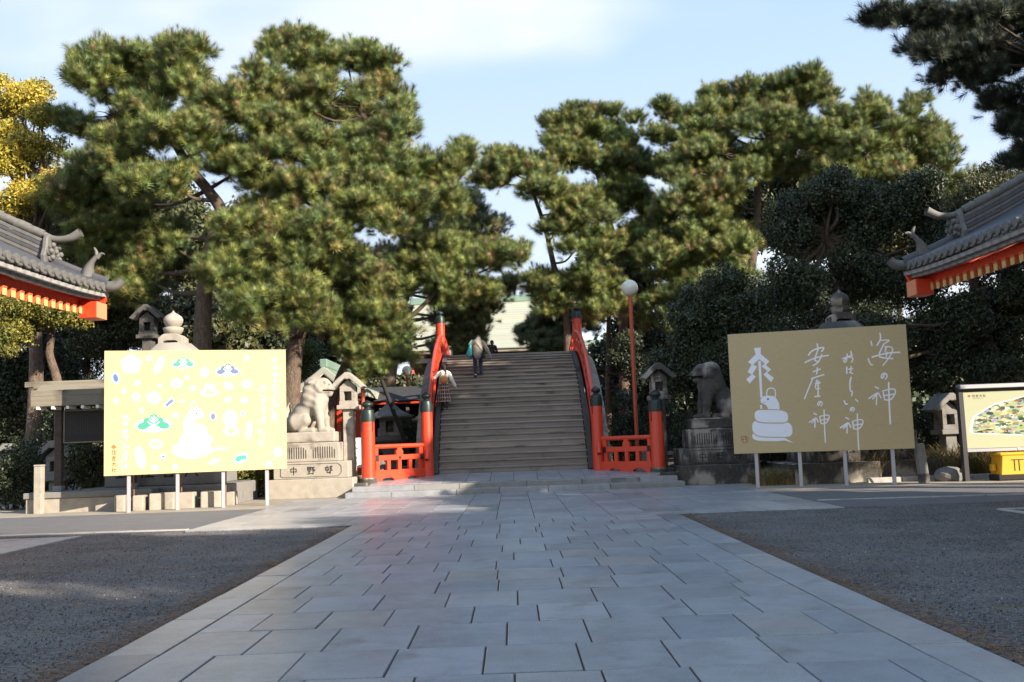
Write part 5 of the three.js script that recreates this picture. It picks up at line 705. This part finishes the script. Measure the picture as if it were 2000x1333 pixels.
// right: dark evergreens in the shade
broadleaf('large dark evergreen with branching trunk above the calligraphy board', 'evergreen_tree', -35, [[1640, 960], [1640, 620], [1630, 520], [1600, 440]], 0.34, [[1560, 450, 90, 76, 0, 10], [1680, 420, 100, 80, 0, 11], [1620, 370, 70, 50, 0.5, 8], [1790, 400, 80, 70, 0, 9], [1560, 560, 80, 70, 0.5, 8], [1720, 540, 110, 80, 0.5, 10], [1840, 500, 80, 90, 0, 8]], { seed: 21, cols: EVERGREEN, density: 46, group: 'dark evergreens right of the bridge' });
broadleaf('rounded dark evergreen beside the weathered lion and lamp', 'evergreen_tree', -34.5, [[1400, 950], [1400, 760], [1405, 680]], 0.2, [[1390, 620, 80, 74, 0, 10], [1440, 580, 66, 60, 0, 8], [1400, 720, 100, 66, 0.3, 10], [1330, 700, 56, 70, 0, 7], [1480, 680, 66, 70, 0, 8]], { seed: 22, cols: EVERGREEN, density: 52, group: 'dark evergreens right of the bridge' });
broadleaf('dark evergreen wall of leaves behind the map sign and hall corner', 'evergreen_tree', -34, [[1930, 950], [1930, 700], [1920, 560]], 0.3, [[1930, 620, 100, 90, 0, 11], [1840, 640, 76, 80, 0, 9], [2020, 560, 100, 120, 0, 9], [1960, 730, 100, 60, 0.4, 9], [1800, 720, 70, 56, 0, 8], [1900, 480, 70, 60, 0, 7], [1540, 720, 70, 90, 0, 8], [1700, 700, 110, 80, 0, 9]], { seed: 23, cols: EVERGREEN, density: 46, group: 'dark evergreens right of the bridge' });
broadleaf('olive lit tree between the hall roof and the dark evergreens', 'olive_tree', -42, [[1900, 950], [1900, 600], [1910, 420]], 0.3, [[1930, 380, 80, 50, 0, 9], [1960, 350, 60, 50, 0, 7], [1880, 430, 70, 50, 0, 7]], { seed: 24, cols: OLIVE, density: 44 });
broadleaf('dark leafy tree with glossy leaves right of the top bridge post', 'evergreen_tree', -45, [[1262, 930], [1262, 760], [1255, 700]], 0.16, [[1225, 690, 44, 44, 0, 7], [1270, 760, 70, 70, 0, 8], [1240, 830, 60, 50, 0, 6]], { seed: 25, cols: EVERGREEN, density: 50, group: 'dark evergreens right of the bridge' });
// shrubs on the banks
const shrub = (label, u, v, z, ru, rv, cols, seed, f) => { const c = at(u, v, z), k = Math.abs(z) / FPX, t = thing('shrub', label, 'shrub', [c.x, 0, z], 0, 'shrubs on the banks'), r = rng(seed), top = c.y + rv * k, pads = []; for (let i = 0; i < 8 * f; i++) pads.push({ c: V((r() - 0.5) * ru * k * 1.6, Math.max(0.35, (0.25 + 0.65 * r()) * top), (r() - 0.5) * 1.2), r: [ru * k * 0.4, top * 0.3, 0.6] }); mesh('stems', merge(pads.map(p => branch(V(p.c.x * 0.3, -0.05, p.c.z * 0.3), p.c, 0.03, 0.012, r))), M.twig, t); crown(t, pads, LEAF, M.leaves, cols, 60 * f, 0.8 * (f > 1 ? 1.5 : 1), seed * 3, { up: 0.2 }); };
[['low dark shrub left of the notice panel', 20, 920, -31, 60, 40, EVERGREEN], ['green shrub seen beneath the notice panel', 170, 905, -31.5, 70, 36, OLIVE], ['shrub with bright leaves beside the sunlit board legs', 490, 930, -33.2, 46, 26, YGREEN], ['dark shrub behind the sunlit lion', 620, 870, -36, 60, 50, EVERGREEN], ['dark shrub behind the weathered lion', 1400, 850, -34.8, 80, 60, EVERGREEN], ['dark shrub between lantern pillar and bridge', 1250, 850, -38, 60, 60, EVERGREEN], ['dark shrub under the calligraphy board', 1560, 860, -32.8, 90, 60, EVERGREEN], ['dark shrub behind the leaning post', 1760, 830, -33, 80, 60, EVERGREEN], ['dark shrub behind the map sign', 1950, 830, -32, 80, 50, EVERGREEN], ['dark shrub on the bank behind the notice stand', 100, 830, -35, 110, 50, EVERGREEN], ['dark shrub on the bank behind the sunlit board', 380, 820, -36, 150, 60, EVERGREEN], ['dark shrub below the bridge arch at the shelter', 800, 860, -45, 60, 30, EVERGREEN]].forEach(([l, u, v, z, ru, rv, c, f = 1], i) => shrub(l, u, v, z, ru, rv, c, 60 + i, f));
// far evergreens on the other side of the pond
{
  const r = rng(501); [[-46, -62], [-38, -66], [-31, -60], [-25, -66], [-19, -60], [-13.5, -66], [-9, -72], [9.5, -66], [14, -60], [20, -66], [26, -60], [33, -66], [40, -62]].forEach(([x, z], i) => { const h = 7 + 2.2 * r(), w = 3.6, t = thing('far_evergreen', i < 7 ? 'dark evergreen in the far belt left of the copper-roofed hall' : 'dark evergreen in the far belt right of the copper-roofed hall', 'tree', [x, 0, z], 0, i < 7 ? 'far evergreens left of the hall' : 'far evergreens right of the hall'), pads = []; mesh('trunk', taper([V(0, -0.1, 0), V(0.1, h * 0.4, 0), V(0, h * 0.7, 0)], [0.25, 0.2, 0.1], 8, 8), M.bark, t); for (let k = 0; k < 14; k++) pads.push({ c: V((r() - 0.5) * w * 1.5, h * (0.12 + 0.72 * r()), (r() - 0.5) * w), r: [w * 0.42, w * 0.34, w * 0.4] }); crown(t, pads, FARLEAF, M.leaves, i % 3 ? EVERGREEN : OLIVE, 15, 1, 520 + i, { up: 0.2 }); });
}
// dry grass on the right verge
{
  const r = rng(88), P = []; for (let i = 0; i < 12; i++) { const a = r() * 6.28, l = 0.35 + r() * 0.45, d = V(Math.cos(a) * 0.3, 1, Math.sin(a) * 0.3).multiplyScalar(l), s = V(-Math.sin(a), 0, Math.cos(a)).multiplyScalar(0.008), o = V((r() - 0.5) * 0.12, 0, (r() - 0.5) * 0.12), e = o.clone().add(d).add(V(Math.cos(a) * 0.16, -0.08, Math.sin(a) * 0.16)), m = o.clone().addScaledVector(d, 0.6); P.push(...o.clone().add(s).toArray(), ...o.clone().sub(s).toArray(), ...m.toArray(), ...m.clone().add(s).toArray(), ...m.clone().sub(s).toArray(), ...e.toArray()); }
  const g = new THREE.BufferGeometry(); g.setAttribute('position', new THREE.BufferAttribute(new Float32Array(P), 3)); g.computeVertexNormals(); const n = 2600, im = shadows(new THREE.InstancedMesh(g, M.needles, n)), m4 = new THREE.Matrix4(), q = new THREE.Quaternion(), c = new THREE.Color();
  for (let i = 0; i < n; i++) { const x = 7.2 + r() * 9.5, z = -29.1 - r() * 2.6; q.setFromAxisAngle(V(0, 1, 0), r() * 6.28); const s = 0.7 + 0.9 * r() * smooth(7, 11, x); m4.compose(V(x, -0.03, z), q, V(s, s, s)); im.setMatrixAt(i, m4); const b = 0.6 + 0.7 * r(), gr = r() < 0.2; im.setColorAt(i, gr ? c.setRGB(.10 * b, .13 * b, .03 * b) : c.setRGB(.34 * b, .24 * b, .09 * b)); }
  im.name = 'dry_grass'; im.userData = { label: 'dry straw-coloured grass on the verge behind the map sign', category: 'grass', kind: 'stuff' }; scene.add(im);
}
// tall trees along the right side of the yard and behind the photographer: they shade the path
{
  const src = [], spots = [[21, -31, 12.5, 3.6], [20.5, -25, 18.5, 4.6], [21, -17.5, 15.4, 4.6], [22, -9.5, 14.5, 4.4], [21.5, -2.5, 14.0, 4.6], [22, 5, 17.5, 5.4], [21, 13, 18.5, 5.6], [27, -36, 12, 4], [17, 21, 18, 5.2], [28, 9, 18, 5]];
  const words = ['north of the map sign', 'beside the hall gable', 'at the hall back wall', 'at the hall middle', 'at the hall front', 'at the yard entrance', 'beside the yard gate', 'on the far pond bank', 'behind the yard gate', 'outside the yard wall'];
  spots.forEach(([x, z, h, w], i) => { const t = thing('shade_tree', 'tall dense evergreen shading the path, ' + words[i], 'tree', [x, 0, z], 0, 'shade trees right of the yard'), r = rng(200 + i), pads = []; mesh('trunk', taper([V(0, -0.1, 0), V(0.2, h * 0.3, 0.1), V(0, h * 0.6, 0), V(0.1, h * 0.85, 0)], [0.45, 0.36, 0.25, 0.1], 10, 20), M.bark, t); for (let k = 0; k < 26; k++) { let d; do d = V(r() * 2 - 1, r() * 2 - 1, r() * 2 - 1); while (d.lengthSq() > 1); pads.push({ c: V(d.x * w * 0.75, h * (i === 1 || i === 2 ? 0.71 : 0.56) + d.y * h * (i === 1 || i === 2 ? 0.24 : 0.36), d.z * w * 0.75), r: [w * 0.34, w * 0.26, w * 0.34] }); } mesh('branches', merge(pads.filter((_, k) => k % 2).map(p => branch(V(0.05, h * 0.4, 0), p.c, 0.12, 0.03, r))), M.twig, t); crown(t, pads, FARLEAF, M.leaves, EVERGREEN, 15, 1.0, 300 + i, { up: 0.2 }); });
}

// ---------------------------------------------------------------- people on the bridge
function figure(name, label, pos, ry, bones, extra, colourOf) {
  const t = thing(name, label, 'person', pos, ry), f = (x, y, z) => { let d = 9; for (const b of bones) d = smin(d, capsule(x, y, z, b[0], b[1], b[2], b[3]), b[4] ?? 0.025); return extra ? extra(x, y, z, d) : d; };
  const lo = [9, 9, 9], hi = [-9, -9, -9]; for (const b of bones) for (const p of [b[0], b[1]]) for (let i = 0; i < 3; i++) { lo[i] = Math.min(lo[i], p[i] - 0.3); hi[i] = Math.max(hi[i], p[i] + 0.3); }
  mesh('body', nets(f, lo, hi, 0.0135, (x, y, z) => { if (colourOf) { const c = colourOf(x, y, z); if (c) return c; } let best = 9, col = [.5, .5, .5]; for (const b of bones) { const d = capsule(x, y, z, b[0], b[1], b[2], b[3]); if (d < best) { best = d; col = b[5]; } } return col; }), new THREE.MeshStandardMaterial({ vertexColors: true, roughness: 0.85, side: THREE.DoubleSide }), t); return t;
}
function hand(bones, w, dir, side, col, k = 1) {                 // palm, four fingers and a thumb at a wrist
  const d = V(...dir).normalize(), s = V(...side).normalize(), at_ = (a, b) => [w[0] + d.x * a * k + s.x * b * k, w[1] + d.y * a * k + s.y * b * k, w[2] + d.z * a * k + s.z * b * k]; bones.push([at_(0, 0), at_(0.07, 0), 0.026, 0.032, 0.02, col]);
  [[-0.028, 0.075], [-0.01, 0.088], [0.009, 0.083], [0.027, 0.066]].forEach(([b, l]) => bones.push([at_(0.075, b), at_(0.085 + l * 0.9, b * 1.25), 0.0105, 0.009, 0.004, col])); bones.push([at_(0.02, -0.03), at_(0.075, -0.062), 0.013, 0.010, 0.008, col]);
}
{
  const skin = [.50, .30, .21], hair = [.012, .010, .010], zOf = v => { let z = -34; for (let k = 0; k < 400; k++) { const zz = -34 - k * 0.02, p = V(0, deckY(zz), zz).sub(camera.position).applyQuaternion(camera.quaternion.clone().invert()); if (666.5 - FPX * p.y / -p.z < v) break; z = zz; } return z; };
  // woman in a cream sweater and tartan skirt
  const z1 = zOf(801), y1 = deckY(z1) + 0.08, x1 = at(868, 806, z1).x, cream = [.72, .66, .56], B = [], boot = [.02, .018, .018];
  B.push([[0, 0.92, -0.04], [0, 1.10, -0.08], .145, .15, .05, cream], [[0, 1.10, -0.08], [0, 1.33, -0.13], .155, .15, .05, cream], [[-.12, 1.36, -.13], [.12, 1.36, -.13], .085, .085, .05, cream], [[0, 1.38, -.14], [0, 1.47, -.16], .055, .052, .02, skin], [[0, 1.555, -.19], [0, 1.60, -.17], .092, .098, .03, hair], [[0, 1.53, -.24], [0, 1.55, -.23], .075, .075, .03, skin], [[0.02, 1.56, -.08], [0.07, 1.42, -.03], .05, .035, .03, hair], [[0.07, 1.42, -.03], [0.09, 1.27, .0], .035, .012, .03, hair]);
  B.push([[-.19, 1.34, -.13], [-.33, 1.20, -.20], .075, .07, .04, cream], [[-.33, 1.20, -.20], [-.47, 1.24, -.36], .068, .055, .03, cream], [[.19, 1.34, -.13], [.30, 1.10, -.06], .075, .068, .04, cream], [[.30, 1.10, -.06], [.40, .90, -.10], .066, .055, .03, cream]); hand(B, [-.48, 1.245, -.38], [-0.5, 0.1, -0.7], [0, 1, 0], skin); hand(B, [.41, .88, -.10], [.35, -.8, -.1], [0, 0, 1], skin);
  B.push([[-.06, .34, -.06], [-.07, .10, -.07], .058, .042, .02, boot], [[-.07, .05, -.05], [-.07, .035, -.20], .045, .035, .02, boot], [[.10, .40, .02], [.11, .22, .10], .058, .045, .02, boot], [[.11, .20, .12], [.11, .08, .15], .045, .035, .02, boot]);
  const w = figure('person', 'person in cream sweater and tartan skirt climbing with a hand on the railing', [x1, y1, z1], 0, B, (x, y, z, d) => { if (y > 0.27 && y < 1.0) { const t = (1.0 - y) / 0.73, rr = mix(.15, .235, t) + 0.012 * Math.sin(Math.atan2(z, x) * 9) * t, e = Math.max(Math.hypot(x * 0.95 - 0.02 * t, (z + 0.03) * 1.05) - rr, 0.30 - y, y - 0.98); return smin(d, e, 0.02); } return d; }, (x, y, z) => { if (y > 0.285 && y < 0.965 && Math.hypot(x, z + 0.03) < 0.30) { const a = Math.atan2(x, z) * 0.22, u = Math.abs(((a * 9 + 50) % 1) - 0.5), v = Math.abs(((y * 7.5 + 50) % 1) - 0.5), u2 = ((a * 4.5 + 50) % 1) < 0.5, v2 = ((y * 3.75 + 50) % 1) < 0.5; if (u < 0.09 || v < 0.09) return [.42, .33, .26]; return u2 === v2 ? [.055, .018, .016] : u2 ? [.16, .035, .028] : [.025, .02, .022]; } return null; });
  const bp = thing('backpack', 'small round tan leather backpack worn over the cream sweater', 'backpack', [x1, y1, z1]); mesh('bag', new THREE.SphereGeometry(0.15, 22, 16).scale(1, 1.08, 0.55).translate(0.02, 1.10, 0.115), mat(.52, .22, .05, 0.5), bp); mesh('pocket', new THREE.SphereGeometry(0.10, 16, 12).scale(1, 0.9, 0.4).translate(0.02, 1.06, 0.185), mat(.45, .18, .04, 0.5), bp); for (const s of [-1, 1]) mesh('strap', tube([V(0.02 + s * 0.03, 1.22, 0.09), V(s * 0.08, 1.36, 0.03), V(s * 0.11, 1.45, -0.12)], 0.010, 6, 10), mat(.10, .05, .03, 0.6), bp);
  // man in a grey-beige hooded jacket and dark jeans
  const z2 = zOf(737), y2 = deckY(z2) + 0.05, x2 = at(934, 742, z2).x, coat = [.33, .28, .22], jean = [.022, .03, .065], A = [];
  A.push([[0, .86, 0], [0, 1.05, -.10], .165, .185, .05, coat], [[0, 1.05, -.10], [0.02, 1.28, -.26], .19, .185, .05, coat], [[-.14, 1.36, -.30], [.16, 1.36, -.30], .10, .10, .05, coat], [[0.02, 1.40, -.30], [0.03, 1.48, -.36], .12, .10, .05, coat], [[0.02, 1.50, -.46], [0.03, 1.56, -.47], .095, .095, .02, hair], [[0.02, 1.48, -.52], [0.02, 1.50, -.54], .06, .06, .02, skin]);
  A.push([[.22, 1.33, -.30], [.36, 1.08, -.18], .085, .075, .04, coat], [[.36, 1.08, -.18], [.47, .84, -.20], .072, .06, .03, coat], [[-.22, 1.33, -.30], [-.30, 1.06, -.26], .085, .075, .04, coat], [[-.30, 1.06, -.26], [-.26, .86, -.38], .07, .055, .03, coat]); hand(A, [.48, .82, -.20], [.4, -.9, -.1], [0, 0, 1], skin); hand(A, [-.26, .84, -.40], [.1, -.6, -.7], [1, 0, 0], skin);
  A.push([[-.09, .84, 0], [-.10, .46, -.02], .10, .075, .03, jean], [[-.10, .46, -.02], [-.10, .12, .08], .072, .058, .02, jean], [[.10, .84, -.02], [.11, .54, -.20], .10, .075, .03, jean], [[.11, .54, -.20], [.12, .24, -.12], .07, .056, .02, jean]); for (const [x, y, z] of [[-.10, .06, .09], [.12, .20, -.12]]) A.push([[x, y + .02, z], [x, y + .05, z], .048, .048, .01, [.7, .7, .68]], [[x, y - .02, z + .02], [x, y - .03, z - .17], .05, .04, .02, [.03, .03, .032]]);
  figure('person', 'person in grey-beige hooded jacket and dark jeans bending forward near the bridge top', [x2, y2, z2], 0, A);
  const tote = thing('tote_bag', 'teal fabric tote bag hanging at the side of the beige jacket', 'bag', [x2, y2, z2]); mesh('bag', nets((x, y, z) => smin(capsule(x, y, z * 0.8, [-.30, .92, -.06], [-.27, 1.22, -.12], .125, .05), capsule(x, y, z * 0.8, [-.33, .86, -.02], [-.25, .84, -.1], .10, .09), .05), [-.6, .6, -.4], [0, 1.4, .3], 0.018), mat(.05, .30, .28, 0.8), tote); mesh('strap', tube([V(-.33, 1.27, -.1), V(-.24, 1.42, -.2), V(-.2, 1.46, -.32)], 0.014, 6, 10), mat(.05, .28, .26, 0.8), tote);
  const hip = thing('shoulder_bag', 'small black shoulder bag with strap across the beige jacket', 'bag', [x2, y2, z2]); mesh('bag', cbox(0.13, 0.22, 0.2, 0.235, 0.72, 0.05, 0.03), M.ink, hip); mesh('strap', tube([V(.22, .92, .05), V(.10, 1.12, .10), V(-.06, 1.34, -.06), V(-.16, 1.45, -.24)], 0.012, 6, 14), M.ink, hip);
  // someone further on, past the crest, only head and shoulders showing
  const z3 = -49.5, y3 = at(962, 666, z3).y - 1.66, x3 = at(961, 680, z3).x, D = [], blk = [.02, .02, .024]; D.push([[0, .9, 0], [0, 1.3, 0], .15, .17, .05, blk], [[-.14, 1.36, 0], [.14, 1.36, 0], .085, .085, .05, blk], [[0, 1.4, 0], [0, 1.5, 0], .05, .05, .02, skin], [[0, 1.56, .02], [0, 1.6, 0], .09, .095, .03, hair], [[.03, 1.54, .05], [.03, 1.55, .05], .065, .06, .02, skin], [[-.18, 1.34, 0], [-.24, 1.05, .05], .07, .06, .04, blk], [[-.24, 1.05, .05], [-.2, .85, .15], .055, .045, .03, blk], [[.18, 1.34, 0], [.24, 1.05, .05], .07, .06, .04, blk], [[.24, 1.05, .05], [.12, 1.12, .25], .055, .04, .03, blk], [[-.09, .88, 0], [-.1, .45, .02], .1, .07, .03, blk], [[-.1, .45, .02], [-.1, .06, 0], .065, .05, .02, blk], [[.09, .88, 0], [.1, .45, .02], .1, .07, .03, blk], [[.1, .45, .02], [.1, .06, 0], .065, .05, .02, blk], [[-.1, .04, 0], [-.1, .03, .14], .045, .035, .02, boot], [[.1, .04, 0], [.1, .03, .14], .045, .035, .02, boot]); hand(D, [-.2, .83, .16], [0, -1, .2], [1, 0, 0], skin); hand(D, [.11, 1.12, .27], [-.6, .2, .6], [0, 1, 0], skin);
  figure('person', 'person in black coming up beyond the bridge crest, head and shoulders showing', [x3, y3, z3], 0.3, D);
}

scene.traverse(o => { if (o.isMesh) shadows(o); });
renderer.render(scene, camera);
